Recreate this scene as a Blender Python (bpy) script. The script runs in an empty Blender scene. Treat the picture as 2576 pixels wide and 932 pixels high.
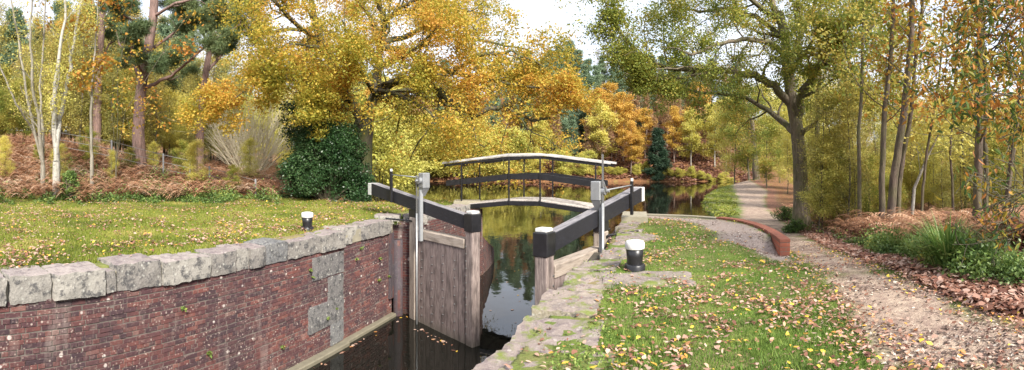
import bpy, math, random
import numpy as np
from mathutils import Vector, noise as mnoise
S = bpy.context.scene
COL = S.collection
rad = math.radians

# ------------------------------------------------------------------ camera, sky, sun, exposure
F = 1206.0; U0 = 1288.0; V0 = 410.0; H = 1.6
cd = bpy.data.cameras.new('camera'); cam = bpy.data.objects.new('camera', cd); COL.objects.link(cam)
cam.location = (0, 0, H); cam.rotation_euler = (rad(90), 0, 0)
cd.type = 'PANO'; cd.panorama_type = 'CENTRAL_CYLINDRICAL'
cd.central_cylindrical_range_u_min = -1288 / F; cd.central_cylindrical_range_u_max = 1288 / F
cd.central_cylindrical_range_v_min = -(931 - V0) / F; cd.central_cylindrical_range_v_max = V0 / F
cd.central_cylindrical_radius = 1.0
cd.clip_start = 0.05; cd.clip_end = 2000
S.camera = cam
S.render.engine = 'CYCLES'
S.cycles.max_bounces = 8; S.cycles.diffuse_bounces = 4; S.cycles.transmission_bounces = 6
S.cycles.sample_clamp_indirect = 6
S.view_settings.view_transform = 'Standard'; S.view_settings.look = 'None'
S.view_settings.exposure = 1.78; S.view_settings.gamma = 1
SUN_EL, SUN_AZ = 38.0, 150.0      # azimuth clockwise from the viewing direction
W = bpy.data.worlds.new('World'); S.world = W; W.use_nodes = True
nt = W.node_tree; nt.nodes.clear()
def N(nt, t, **kw):
    n = nt.nodes.new(t)
    for k, v in kw.items():
        if k.startswith('i_'): n.inputs[k[2:].replace('_', ' ')].default_value = v
        else: setattr(n, k, v)
    return n
sky = N(nt, 'ShaderNodeTexSky', sky_type='NISHITA', sun_disc=False)
sky.sun_elevation = rad(SUN_EL); sky.sun_rotation = rad(SUN_AZ); sky.dust_density = 2.0
hs = N(nt, 'ShaderNodeHueSaturation', i_Saturation=0.62, i_Value=1.25)
nt.links.new(sky.outputs[0], hs.inputs['Color'])
tc = N(nt, 'ShaderNodeTexCoord')
mp = N(nt, 'ShaderNodeMapping'); mp.inputs['Scale'].default_value = (1.0, 1.0, 2.6); mp.inputs['Location'].default_value = (0.35, 0.2, 0.1)
cn = N(nt, 'ShaderNodeTexNoise', i_Scale=2.1, i_Detail=8.0, i_Roughness=0.58, i_Distortion=0.25)
cr = N(nt, 'ShaderNodeValToRGB'); cr.color_ramp.elements[0].position = 0.36; cr.color_ramp.elements[1].position = 0.54
cr.color_ramp.elements[0].color = (0.35, 0.35, 0.35, 1)
cn2 = N(nt, 'ShaderNodeTexNoise', i_Scale=4.5, i_Detail=5.0)
ccol = N(nt, 'ShaderNodeMix', data_type='RGBA'); ccol.inputs[6].default_value = (2.9, 3.15, 3.8, 1); ccol.inputs[7].default_value = (4.7, 4.8, 5.1, 1)
mx = N(nt, 'ShaderNodeMix', data_type='RGBA')
bg = N(nt, 'ShaderNodeBackground', i_Strength=0.095); wo = N(nt, 'ShaderNodeOutputWorld')
L = nt.links.new
L(tc.outputs['Generated'], mp.inputs[0]); L(mp.outputs[0], cn.inputs['Vector']); L(mp.outputs[0], cn2.inputs['Vector'])
L(cn.outputs[0], cr.inputs[0]); L(cr.outputs[0], mx.inputs[0]); L(cn2.outputs[0], ccol.inputs[0])
L(hs.outputs[0], mx.inputs[6]); L(ccol.outputs[2], mx.inputs[7]); L(mx.outputs[2], bg.inputs[0]); L(bg.outputs[0], wo.inputs[0])
sd = bpy.data.lights.new('sun', 'SUN'); sd.energy = 2.5; sd.angle = rad(13); sd.color = (1.0, 0.94, 0.84)
so = bpy.data.objects.new('sun', sd); COL.objects.link(so)
_a, _e = rad(SUN_AZ), rad(SUN_EL)
sdir = Vector((math.sin(_a) * math.cos(_e), math.cos(_a) * math.cos(_e), math.sin(_e)))
so.rotation_euler = sdir.to_track_quat('Z', 'Y').to_euler()

# ------------------------------------------------------------------ geometry of the place
def th(u): return (u - U0) / F
def pr(u, r): a = th(u); return (r * math.sin(a), r * math.cos(a))
def prv(u, v, r): x, y = pr(u, r); return (x, y, H - (v - V0) * r / F)
def pz(u, v, z): return prv(u, v, (H - z) * F / (v - V0))
WATER = -2.65
LD = np.array([0.245, 0.9695]); LP0 = np.array([-4.88, 6.67])      # left chamber wall line
LN = np.array([-LD[1], LD[0]])                                     # outward (landward)
RP0 = np.array([-0.28, 3.69]); RD = np.array([3.78, 11.21]); RD = RD / np.linalg.norm(RD)
RN = np.array([RD[1], -RD[0]])
def Lw(s, off=0.0): p = LP0 + LD * s + LN * off; return (float(p[0]), float(p[1]))
def Rw(s, off=0.0): p = RP0 + RD * s + RN * off; return (float(p[0]), float(p[1]))
def Ls(u, off=0.0):
    p = LP0 + LN * off; a = th(u); c, s_ = math.cos(a), math.sin(a)
    return (p[1] * s_ - p[0] * c) / (LD[0] * c - LD[1] * s_)
RAMP = [(0, 7.5), ]
def prof(t): return np.interp(t, [-50, 7.0, 9.6, 13, 20, 29, 37, 50, 400], [0, 0, -0.28, -0.7, -1.3, -1.75, -2.15, -2.33, -2.33])
R_END = Rw(11.9)
WING = [R_END] + [pz(u_, v_, .05)[:2] for u_, v_ in ((1600, 537), (1640, 538), (1740, 541), (1830, 549), (1862, 555), (1900, 565), (1933, 580), (1963, 603))]
PLAT = WING + [(5.0, 7.4), (3.0, 6.0), Rw(0, 0.5), R_END]
CH = [Lw(-14, .22), Lw(4.03, .22), Lw(6.6, .3), (-3.6, 13.45), (-2.95, 13.4), (-1.4, 18.2), (-1.05, 21.6), (-1.5, 22.4), (0.6, 30), (4.6, 30), (4.0, 15.2), Rw(11.9, .2), Rw(-12, .2)]
def pol(u, r): return pr(u, r)
POND = [(-1.5, 22.6), (-3.2, 23.0), pol(935, 21.8), (-9.5, 24), pol(868, 60), pol(880, 113), pol(1040, 112), pol(1290, 109), pol(1500, 107), pol(1700, 108), pol(1860, 113), pol(1910, 110),
        pol(1850, 93), pol(1802, 76), pol(1776, 62), pol(1766, 49), pol(1792, 37), pol(1832, 21), pol(1838, 14.3), (4.9, 14.2), (4.27, 14.7), (2.5, 15.6)]
def inpoly(x, y, P):
    P = np.asarray(P, float); ins = np.zeros(x.shape, bool); n = len(P)
    for i in range(n):
        x1, y1 = P[i]; x2, y2 = P[(i + 1) % n]
        if y1 == y2: continue
        c = ((y1 > y) != (y2 > y)) & (x < (x2 - x1) * (y - y1) / (y2 - y1) + x1)
        ins ^= c
    return ins
def dpoly(x, y, P, closed=True):
    P = np.asarray(P, float); n = len(P); d = np.full(x.shape, 1e9)
    for i in range(n if closed else n - 1):
        x1, y1 = P[i]; x2, y2 = P[(i + 1) % n]; dx, dy = x2 - x1, y2 - y1
        t = np.clip(((x - x1) * dx + (y - y1) * dy) / (dx * dx + dy * dy + 1e-12), 0, 1)
        d = np.minimum(d, np.hypot(x - x1 - t * dx, y - y1 - t * dy))
    return d
def sm(a, b, x): t = np.clip((x - a) / (b - a), 0, 1); return t * t * (3 - 2 * t)
# cheap vectorised value noise
_rg = np.random.RandomState(5); _tab = _rg.rand(256, 256)
def vn(x, y):
    xi = np.floor(x).astype(int); yi = np.floor(y).astype(int); fx = x - xi; fy = y - yi
    fx = fx * fx * (3 - 2 * fx); fy = fy * fy * (3 - 2 * fy)
    g = lambda a, b: _tab[a & 255, b & 255]
    return (g(xi, yi) * (1 - fx) + g(xi + 1, yi) * fx) * (1 - fy) + (g(xi, yi + 1) * (1 - fx) + g(xi + 1, yi + 1) * fx) * fy
def fbm(x, y, s, o=3):
    r = 0; a = 1; t = 0
    for i in range(o): r = r + a * vn(x / s + 17 * i, y / s + 31 * i); t += a; a *= .5; s *= .5
    return r / t
def zland(x, y):
    x = np.asarray(x, float); y = np.asarray(y, float)
    r = np.hypot(x, y); a = np.degrees(np.arctan2(x, y)); u = U0 + np.radians(a) * F
    t = x * .454 + y * .891
    # left bank and its bracken slope
    hl = np.interp(u, [-600, 0, 130, 250, 350, 500, 640, 720, 800], [2.7, 2.7, 2.8, 2.1, 1.45, 1.1, 0.6, 0.15, 0.0])
    zl = hl * sm(17.5, 33, r) + np.clip(r - 30, 0, 70) * 0.05
    zr = prof(t)
    zr = zr + 0.22 * sm(0, 1, (fbm(x, y, 2.5) - .35)) * sm(2265, 2500, u) 
    right = sm(1290, 1420, u) 
    z = zl * (1 - right) + zr * right
    far = sm(60, 100, r)
    dp = dpoly(x, y, POND); ip = inpoly(x, y, POND)
    hs_ = np.interp(u, [800, 1000, 1700, 1880, 2000, 2600], [.14, .40, .42, .30, .07, .05])
    hill = -2.45 + np.clip(dp, 0, 75) * hs_ + np.clip(dp - 75, 0, 100) * .1
    z = z * (1 - far) + hill * far
    z = z + (fbm(x, y, 3.0) - .5) * 0.10 * sm(6, 16, r) + (fbm(x, y, .7, 2) - .5) * .035
    k = np.where(u > 1500, np.where(r < 24, 1.9, .55), 1.1)
    z = np.where(ip, -2.9 - np.minimum(dp * .5, 1.5), np.minimum(z, -2.68 + k * dp + .1))
    pl = inpoly(x, y, PLAT)
    we = WING[-1]; od = dpoly(x, y, [we, (5.0, 7.4), (3.0, 6.0)], False)
    z = np.where(pl & (t < 18), prof(t) * (1 - sm(0.0, 1.1, od)) + (fbm(x, y, .8, 2) - .5) * .035, z)
    z = np.where(inpoly(x, y, CH), -3.9, z)
    return z
def zg(x, y): return float(zland(np.array([x]), np.array([y]))[0])
def hit(u, v):
    a = th(u); r = np.concatenate([np.arange(1.5, 30, .03), np.arange(30, 200, .25)])
    z = zland(r * math.sin(a), r * math.cos(a)); ray = H - (v - V0) * r / F
    i = np.argmax(z >= ray); i = i if (z >= ray).any() else len(r) - 1
    return (r[i] * math.sin(a), r[i] * math.cos(a))

# ------------------------------------------------------------------ object helpers
def tag(o, label=None, cat=None, group=None, kind=None):
    if label: o['label'] = label
    if cat: o['category'] = cat
    if group: o['group'] = group
    if kind: o['kind'] = kind
    return o
def empty(name, loc, label, cat, group=None, rz=0):
    o = bpy.data.objects.new(name, None); COL.objects.link(o); o.location = loc; o.rotation_euler = (0, 0, rz)
    o.empty_display_size = .2
    return tag(o, label, cat, group)
def link(name, me, mat, parent=None, world=True):
    o = bpy.data.objects.new(name, me); COL.objects.link(o)
    if mat: me.materials.append(mat)
    if parent is not None:
        o.parent = parent
        if world: o.location = tuple(-c for c in parent.location)     # geometry given in world coordinates
    return o
class MB:
    def __init__(s): s.v = []; s.f = []; s.uv = []; s.m = []
    def quad(s, a, b, c, d, uv=None, mi=0):
        i = len(s.v); s.v += [a, b, c, d]; s.f.append((i, i + 1, i + 2, i + 3)); s.uv.append(uv or [(0, 0), (1, 0), (1, 1), (0, 1)]); s.m.append(mi)
    def poly(s, pts):
        i = len(s.v); s.v += list(pts); s.f.append(tuple(range(i, i + len(pts)))); s.uv.append([(p[0], p[1]) for p in pts]); s.m.append(0)
    def box(s, c, ax, ay, az, bev=0.0):
        # c centre, ax/ay/az half vectors; UV runs in metres with the long axis along U; bev cuts the edges
        c, ax, ay, az = (np.array(q, float) for q in (c, ax, ay, az))
        A = [ax, ay, az]; Ln = [np.linalg.norm(q) for q in A]
        g = lambda i, j, k, sh: c + ax * i * (1 - sh[0]) + ay * j * (1 - sh[1]) + az * k * (1 - sh[2])
        b = [min(bev / max(l, 1e-6), .45) for l in Ln]
        ids = {}
        for i in (-1, 1):
            for j in (-1, 1):
                for k in (-1, 1):
                    ids[(i, j, k, 0)] = g(i, j, k, (0, b[1], b[2])); ids[(i, j, k, 1)] = g(i, j, k, (b[0], 0, b[2])); ids[(i, j, k, 2)] = g(i, j, k, (b[0], b[1], 0))
        idx = {}
        for k_, p in ids.items(): idx[k_] = len(s.v); s.v.append(tuple(p))
        def addf(keys):
            pts = [np.array(ids[q]) for q in keys]; n = np.zeros(3)
            for q in range(len(pts)): n += np.cross(pts[q], pts[(q + 1) % len(pts)])
            ctr = sum(pts) / len(pts)
            if n.dot(ctr - c) < 0: keys = keys[::-1]; pts = pts[::-1]
            s.f.append(tuple(idx[q] for q in keys))
            nn = np.abs([n.dot(q) / (l + 1e-9) for q, l in zip(A, Ln)]); w = int(np.argmax(nn))
            oth = [q for q in range(3) if q != w]; oth.sort(key=lambda q: -Ln[q])
            e0, e1 = A[oth[0]] / (Ln[oth[0]] + 1e-9), A[oth[1]] / (Ln[oth[1]] + 1e-9)
            s.uv.append([(float(p.dot(e0)), float(p.dot(e1))) for p in pts]); s.m.append(0)
        for w in range(3):
            o = [q for q in range(3) if q != w]
            for sg in (-1, 1):
                ks = []
                for (p, q) in ((-1, -1), (1, -1), (1, 1), (-1, 1)):
                    t = [0, 0, 0]; t[w] = sg; t[o[0]] = p; t[o[1]] = q; ks.append((t[0], t[1], t[2], w))
                addf(ks)
        if bev > 0:
            for w in range(3):            # edges along axis w
                o = [q for q in range(3) if q != w]
                for p in (-1, 1):
                    for q in (-1, 1):
                        t0 = [0, 0, 0]; t0[w] = -1; t0[o[0]] = p; t0[o[1]] = q; t1 = list(t0); t1[w] = 1
                        addf([(*t0, o[0]), (*t1, o[0]), (*t1, o[1]), (*t0, o[1])])
            for i in (-1, 1):
                for j in (-1, 1):
                    for k in (-1, 1): addf([(i, j, k, 0), (i, j, k, 1), (i, j, k, 2)])
    def tube(s, pts, rr, n=8, cap=True):
        pts = [np.array(p, float) for p in pts]
        if not hasattr(rr, '__len__'): rr = [rr] * len(pts)
        base = len(s.v); ref = np.array((0.31, 0.17, 0.93)); ll = 0
        prev = None
        for k, p in enumerate(pts):
            d = pts[min(k + 1, len(pts) - 1)] - pts[max(k - 1, 0)]; d = d / (np.linalg.norm(d) + 1e-9)
            if prev is None:
                a = np.cross(d, ref); 
                if np.linalg.norm(a) < .1: a = np.cross(d, (1, 0, 0))
            else: a = prev - d * prev.dot(d)
            a = a / np.linalg.norm(a); prev = a; b = np.cross(d, a)
            for j in range(n):
                t = 2 * math.pi * j / n; s.v.append(tuple(p + (a * math.cos(t) + b * math.sin(t)) * rr[k]))
        for k in range(len(pts) - 1):
            l2 = ll + float(np.linalg.norm(pts[k + 1] - pts[k]))
            for j in range(n):
                a0 = base + k * n + j; a1 = base + k * n + (j + 1) % n
                s.f.append((a0, a1, a1 + n, a0 + n)); c0 = j / n * 6.28 * rr[0]; c1 = (j + 1) / n * 6.28 * rr[0]
                s.uv.append([(ll, c0), (ll, c1), (l2, c1), (l2, c0)]); s.m.append(0)
            ll = l2
        if cap:
            s.f.append(tuple(base + j for j in range(n))[::-1]); s.uv.append([(0, 0)] * n); s.m.append(0)
            e = base + (len(pts) - 1) * n; s.f.append(tuple(e + j for j in range(n))); s.uv.append([(0, 0)] * n); s.m.append(0)
    def lathe(s, c, prf, n=24):
        base = len(s.v)
        for (r, z) in prf:
            for j in range(n): t = 2 * math.pi * j / n; s.v.append((c[0] + r * math.cos(t), c[1] + r * math.sin(t), c[2] + z))
        for k in range(len(prf) - 1):
            for j in range(n):
                a0 = base + k * n + j; a1 = base + k * n + (j + 1) % n
                s.f.append((a0, a1, a1 + n, a0 + n)); s.uv.append([(j / n, k), ((j + 1) / n, k), ((j + 1) / n, k + 1), (j / n, k + 1)]); s.m.append(0)
        e = base + (len(prf) - 1) * n; s.f.append(tuple(e + j for j in range(n))); s.uv.append([(0, 0)] * n); s.m.append(0)
    def build(s, name, mat, parent=None, smooth=False, world=True):
        me = bpy.data.meshes.new(name); me.from_pydata([tuple(map(float, p)) for p in s.v], [], s.f)
        ul = me.uv_layers.new(name='UVMap'); k = 0; flat = []
        for q in s.uv:
            for p in q: flat += [p[0], p[1]]
        ul.data.foreach_set('uv', flat)
        if smooth: me.polygons.foreach_set('use_smooth', [True] * len(me.polygons))
        me.update()
        return link(name, me, mat, parent, world)
def npmesh(name, V, k, mat, parent=None, attr=None, world=True, faces=None):
    """V (n*k,3): every k vertices are one face (leaf, blade, needle)."""
    me = bpy.data.meshes.new(name); V = np.asarray(V, np.float32)
    n = len(V) // k if faces is None else len(faces)
    me.vertices.add(len(V)); me.vertices.foreach_set('co', V.ravel())
    idx = np.arange(len(V), dtype=np.int32) if faces is None else np.asarray(faces, np.int32).ravel()
    me.loops.add(len(idx)); me.loops.foreach_set('vertex_index', idx)
    me.polygons.add(n); me.polygons.foreach_set('loop_start', np.arange(0, n * k, k, dtype=np.int32))
    try: me.polygons.foreach_set('loop_total', np.full(n, k, np.int32))
    except Exception: pass
    if attr:
        for an, av in attr.items():
            at = me.attributes.new(an, 'FLOAT', 'POINT'); at.data.foreach_set('value', np.asarray(av, np.float32))
    me.update(calc_edges=True)
    return link(name, me, mat, parent, world)

# ------------------------------------------------------------------ materials
def mat(name):
    m = bpy.data.materials.new(name); m.use_nodes = True; nt = m.node_tree; nt.nodes.clear()
    o = nt.nodes.new('ShaderNodeOutputMaterial'); b = nt.nodes.new('ShaderNodeBsdfPrincipled'); nt.links.new(b.outputs[0], o.inputs[0])
    return m, nt, b, o
def ramp(nt, stops, fac=None, interp='LINEAR'):
    r = nt.nodes.new('ShaderNodeValToRGB'); e = r.color_ramp.elements; r.color_ramp.interpolation = interp
    while len(e) < len(stops): e.new(.5)
    for q, (p, c) in zip(e, stops): q.position = p; q.color = (*c, 1) if len(c) == 3 else c
    if fac is not None: nt.links.new(fac, r.inputs[0])
    return r.outputs[0]
def noise(nt, scale, detail=4, rough=.55, vec=None, dist=0.0):
    n = N(nt, 'ShaderNodeTexNoise', i_Scale=scale, i_Detail=float(detail), i_Roughness=rough, i_Distortion=dist)
    if vec is not None: nt.links.new(vec, n.inputs['Vector'])
    return n.outputs[0]
def coords(nt, kind='Object', scale=(1, 1, 1)):
    t = nt.nodes.new('ShaderNodeTexCoord'); m = nt.nodes.new('ShaderNodeMapping'); m.inputs['Scale'].default_value = scale
    nt.links.new(t.outputs[kind], m.inputs[0]); return m.outputs[0]
def mix(nt, fac, a, b, mode='MIX'):
    m = nt.nodes.new('ShaderNodeMix'); m.data_type = 'RGBA'; m.blend_type = mode
    for i, q in ((0, fac), (6, a), (7, b)):
        if isinstance(q, (int, float)): m.inputs[i].default_value = q
        elif isinstance(q, tuple): m.inputs[i].default_value = (*q, 1)
        else: nt.links.new(q, m.inputs[i])
    return m.outputs[2]
def bump(nt, b, h, strength=.5, dist=.02):
    n = N(nt, 'ShaderNodeBump', i_Strength=strength, i_Distance=dist); nt.links.new(h, n.inputs['Height']); nt.links.new(n.outputs[0], b.inputs['Normal'])
def math_(nt, op, a, b=0.0):
    m = nt.nodes.new('ShaderNodeMath'); m.operation = op
    for i, q in ((0, a), (1, b)):
        if isinstance(q, (int, float)): m.inputs[i].default_value = q
        else: nt.links.new(q, m.inputs[i])
    return m.outputs[0]
def attr(nt, name): return N(nt, 'ShaderNodeAttribute', attribute_name=name).outputs['Fac']

def brick_mat(name, c1, c2, mort, spots=True, bw=.24, bh=.076, patch=((.10, .035, .03), (.16, .10, .09))):
    m, nt, b, o = mat(name); uv = coords(nt, 'UV')
    # wobble the courses a little so they are not ruler-straight
    wn = N(nt, 'ShaderNodeTexNoise', i_Scale=.8, i_Detail=2.0); nt.links.new(uv, wn.inputs['Vector'])
    va = N(nt, 'ShaderNodeVectorMath', operation='MULTIPLY_ADD'); va.inputs[1].default_value = (.03, .03, 0)
    nt.links.new(wn.outputs['Color'], va.inputs[0]); nt.links.new(uv, va.inputs[2])
    bt = N(nt, 'ShaderNodeTexBrick', i_Scale=1.0, i_Bias=-.1); bt.inputs['Brick Width'].default_value = bw; bt.inputs['Row Height'].default_value = bh
    bt.inputs['Mortar Size'].default_value = .007; bt.inputs['Mortar Smooth'].default_value = .3
    bt.inputs['Color1'].default_value = (0, 0, 0, 1); bt.inputs['Color2'].default_value = (1, 1, 1, 1); bt.inputs['Mortar'].default_value = (.5, .5, .5, 1)
    nt.links.new(va.outputs[0], bt.inputs['Vector'])
    n1 = noise(nt, 1.1, 5, .6, uv); n2 = noise(nt, 9, 5, .7, uv); n3 = noise(nt, 3.2, 4, .6, uv)
    f = math_(nt, 'ADD', math_(nt, 'MULTIPLY', bt.outputs['Color'], .55), math_(nt, 'MULTIPLY', n3, .6))
    col = ramp(nt, [(.15, c1), (.5, c2), (.72, patch[0]), (.95, patch[1])], f)
    col = mix(nt, math_(nt, 'MULTIPLY', ramp(nt, [(.45, (0, 0, 0)), (.7, (1, 1, 1))], n1), .75), col, (.06, .034, .036))
    col = mix(nt, math_(nt, 'MULTIPLY', ramp(nt, [(.55, (0, 0, 0)), (.8, (1, 1, 1))], n2), .45), col, (.30, .25, .22))
    col = mix(nt, bt.outputs['Fac'], col, mix(nt, n3, mort, tuple(q * .35 for q in mort)))
    # the wall is stained and mossy near the waterline and below the stones
    if spots:
        vo = N(nt, 'ShaderNodeTexVoronoi', i_Scale=4.2); nt.links.new(uv, vo.inputs['Vector'])
        sp = ramp(nt, [(.17, (1, 1, 1)), (.22, (0, 0, 0))], math_(nt, 'ADD', vo.outputs['Distance'], math_(nt, 'MULTIPLY', n2, .12)))
        vo3 = N(nt, 'ShaderNodeTexVoronoi', i_Scale=13.0); nt.links.new(uv, vo3.inputs['Vector'])
        sp2 = ramp(nt, [(.18, (.8, .8, .8)), (.27, (0, 0, 0))], math_(nt, 'ADD', vo3.outputs['Distance'], math_(nt, 'MULTIPLY', n3, .16)))
        sel = ramp(nt, [(.48, (0, 0, 0)), (.62, (1, 1, 1))], noise(nt, 2.3, 3, .6, uv))
        col = mix(nt, math_(nt, 'MULTIPLY', sp, .85), col, (.50, .44, .40))
        col = mix(nt, math_(nt, 'MULTIPLY', sp2, sel), col, (.42, .33, .28))
        st = coords(nt, 'UV', (2.2, .35, 1)); ns = noise(nt, 1.6, 5, .6, st)
        col = mix(nt, math_(nt, 'MULTIPLY', ramp(nt, [(.56, (0, 0, 0)), (.75, (1, 1, 1))], ns), .55), col, (.40, .34, .31))
        sx = nt.nodes.new('ShaderNodeSeparateXYZ'); nt.links.new(coords(nt, 'UV'), sx.inputs[0])
        wet = ramp(nt, [(0, (1, 1, 1)), (.5, (0, 0, 0))], math_(nt, 'ADD', math_(nt, 'SUBTRACT', sx.outputs[1], -2.75), math_(nt, 'MULTIPLY', n1, .5)))
        col = mix(nt, math_(nt, 'MULTIPLY', wet, .7), col, (.10, .095, .05))
    nt.links.new(col, b.inputs['Base Color']); b.inputs['Roughness'].default_value = .85
    hh = math_(nt, 'SUBTRACT', math_(nt, 'MULTIPLY', n2, .6), math_(nt, 'MULTIPLY', bt.outputs['Fac'], 1.0))
    hh = math_(nt, 'ADD', hh, math_(nt, 'MULTIPLY', bt.outputs['Color'], .35))
    bump(nt, b, hh, .9, .014)
    return m
def laid_brick_mat():
    m, nt, b, o = mat('laid_brick'); co = coords(nt, 'Object'); bv = attr(nt, 'bv')
    n1 = noise(nt, .8, 5, .62, co, .4); n2 = noise(nt, 14, 5, .7, co); n3 = noise(nt, 2.8, 4, .6, co); n4 = noise(nt, 45, 3, .7, co)
    f = math_(nt, 'ADD', math_(nt, 'MULTIPLY', bv, .62), math_(nt, 'MULTIPLY', n3, .5))
    col = ramp(nt, [(.18, (.040, .024, .030)), (.40, (.075, .032, .036)), (.64, (.110, .042, .040)), (.82, (.16, .055, .045)), (.96, (.22, .13, .11))], f)
    col = mix(nt, math_(nt, 'MULTIPLY', ramp(nt, [(.42, (0, 0, 0)), (.62, (1, 1, 1))], n1), .72), col, (.052, .032, .038))
    col = mix(nt, math_(nt, 'MULTIPLY', ramp(nt, [(.52, (0, 0, 0)), (.72, (1, 1, 1))], n2), .55), col, (.24, .165, .14))
    for sc_, a0, a1, k_, cc in ((3.1, .105, .14, .85, (.55, .49, .45)), (8.5, .15, .20, .8, (.46, .38, .33)), (17, .20, .32, .8, (.38, .29, .25))):
        vo = N(nt, 'ShaderNodeTexVoronoi', i_Scale=float(sc_)); nt.links.new(co, vo.inputs['Vector'])
        sp = ramp(nt, [(a0, (1, 1, 1)), (a1, (0, 0, 0))], math_(nt, 'ADD', vo.outputs['Distance'], math_(nt, 'MULTIPLY', n2, .05)))
        if sc_ > 5: sp = math_(nt, 'MULTIPLY', sp, ramp(nt, [(.44, (0, 0, 0)), (.60, (1, 1, 1))], noise(nt, 1.6 + sc_ * .05, 4, .65, co)))
        col = mix(nt, math_(nt, 'MULTIPLY', sp, k_), col, cc)
    st = noise(nt, 1.5, 5, .6, coords(nt, 'Object', (2.0, 2.0, .4))); col = mix(nt, math_(nt, 'MULTIPLY', ramp(nt, [(.60, (0, 0, 0)), (.74, (1, 1, 1))], st), .5), col, (.30, .235, .21))
    sx = nt.nodes.new('ShaderNodeSeparateXYZ'); nt.links.new(co, sx.inputs[0])
    wet = ramp(nt, [(0, (1, 1, 1)), (.7, (0, 0, 0))], math_(nt, 'ADD', math_(nt, 'SUBTRACT', sx.outputs[2], -2.8), math_(nt, 'MULTIPLY', n1, .7)))
    col = mix(nt, math_(nt, 'MULTIPLY', wet, .75), col, (.085, .08, .05))
    nt.links.new(col, b.inputs['Base Color']); b.inputs['Roughness'].default_value = .85; bump(nt, b, math_(nt, 'ADD', n2, math_(nt, 'MULTIPLY', n4, .4)), .8, .008)
    return m
def stone_mat(name, c0, c1, dark=(.045, .045, .05), moss=.5, purple=True):
    m, nt, b, o = mat(name); co = coords(nt, 'Object')
    oi = nt.nodes.new('ShaderNodeObjectInfo')
    n1 = noise(nt, 1.7, 6, .62, co); n2 = noise(nt, 7, 6, .68, co); n3 = noise(nt, 30, 4, .7, co)
    col = mix(nt, n1, c0, c1)
    col = mix(nt, math_(nt, 'MULTIPLY', ramp(nt, [(.2, (0, 0, 0)), (.9, (1, 1, 1))], oi.outputs['Random']), .6), col, (.13, .115, .11))
    col = mix(nt, math_(nt, 'MULTIPLY', ramp(nt, [(.50, (0, 0, 0)), (.60, (1, 1, 1))], n2), .8), col, dark)
    col = mix(nt, math_(nt, 'MULTIPLY', ramp(nt, [(.5, (0, 0, 0)), (.75, (1, 1, 1))], n3), .5), col, (.5, .48, .42))
    vo = N(nt, 'ShaderNodeTexVoronoi', i_Scale=9.0); nt.links.new(co, vo.inputs['Vector'])
    col = mix(nt, ramp(nt, [(.12, (.7, .7, .7)), (.22, (0, 0, 0))], vo.outputs['Distance']), col, (.46, .45, .40))
    ge = nt.nodes.new('ShaderNodeNewGeometry'); sx = nt.nodes.new('ShaderNodeSeparateXYZ'); nt.links.new(ge.outputs['True Normal'], sx.inputs[0])
    up = ramp(nt, [(.6, (0, 0, 0)), (.9, (1, 1, 1))], sx.outputs[2])
    if purple: col = mix(nt, math_(nt, 'MULTIPLY', up, .45), col, (.27, .20, .20))
    nm = noise(nt, 3.1, 5, .65, co, .3)
    mo = math_(nt, 'MULTIPLY', ramp(nt, [(.62 - .14 * moss, (0, 0, 0)), (.70 - .10 * moss, (1, 1, 1))], nm), up)
    col = mix(nt, math_(nt, 'MULTIPLY', mo, min(1.0, moss * 1.3)), col, (.14, .17, .03))
    nt.links.new(col, b.inputs['Base Color']); b.inputs['Roughness'].default_value = .9
    bump(nt, b, math_(nt, 'ADD', n2, math_(nt, 'MULTIPLY', n3, .4)), .8, .03)
    return m
def plain_mat(name, c, rough=.6, var=.25, scale=6, bmp=.25, metal=0.0, dark=.5, spec=.5):
    m, nt, b, o = mat(name); co = coords(nt, 'Object'); n1 = noise(nt, scale, 5, .6, co); n2 = noise(nt, scale * 6, 4, .6, co)
    col = mix(nt, math_(nt, 'MULTIPLY', ramp(nt, [(.4, (0, 0, 0)), (.75, (1, 1, 1))], n1), var), c, tuple(q * dark for q in c))
    nt.links.new(col, b.inputs['Base Color']); b.inputs['Roughness'].default_value = rough; b.inputs['Metallic'].default_value = metal
    b.inputs['Specular IOR Level'].default_value = spec
    if bmp: bump(nt, b, n2, bmp, .006)
    return m
def wood_mat(name, c0, c1, c2, rough=.85, green=0.0, paint=None):
    m, nt, b, o = mat(name); uv = coords(nt, 'UV', (1.0, 14, 1)); uvb = coords(nt, 'UV', (.8, 3.5, 1))
    n1 = noise(nt, 3.2, 6, .7, uv, .6); n2 = noise(nt, 2.0, 4, .6, uvb); n3 = noise(nt, 22, 3, .6, uv)
    col = ramp(nt, [(.3, c0), (.5, c1), (.68, c2)], n1)
    col = mix(nt, math_(nt, 'MULTIPLY', ramp(nt, [(.48, (0, 0, 0)), (.66, (1, 1, 1))], n2), .65), col, tuple(q * .35 for q in c0))
    if paint:
        ow = noise(nt, 5, 6, .7, uv, .3); col = mix(nt, ramp(nt, [(.58, (0, 0, 0)), (.68, (1, 1, 1))], ow), paint, tuple(min(1, q * 2.6 + .03) for q in paint))
    if green:
        sx = nt.nodes.new('ShaderNodeSeparateXYZ'); nt.links.new(coords(nt, 'Object'), sx.inputs[0])
        g = ramp(nt, [(0, (1, 1, 1)), (.55, (0, 0, 0))], math_(nt, 'ADD', math_(nt, 'SUBTRACT', sx.outputs[2], -2.7), math_(nt, 'MULTIPLY', n2, .5)))
        col = mix(nt, math_(nt, 'MULTIPLY', g, .8), col, (.055, .065, .03))
    nt.links.new(col, b.inputs['Base Color']); b.inputs['Roughness'].default_value = rough
    bump(nt, b, math_(nt, 'ADD', n1, math_(nt, 'MULTIPLY', n3, .4)), .6, .012)
    return m
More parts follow.
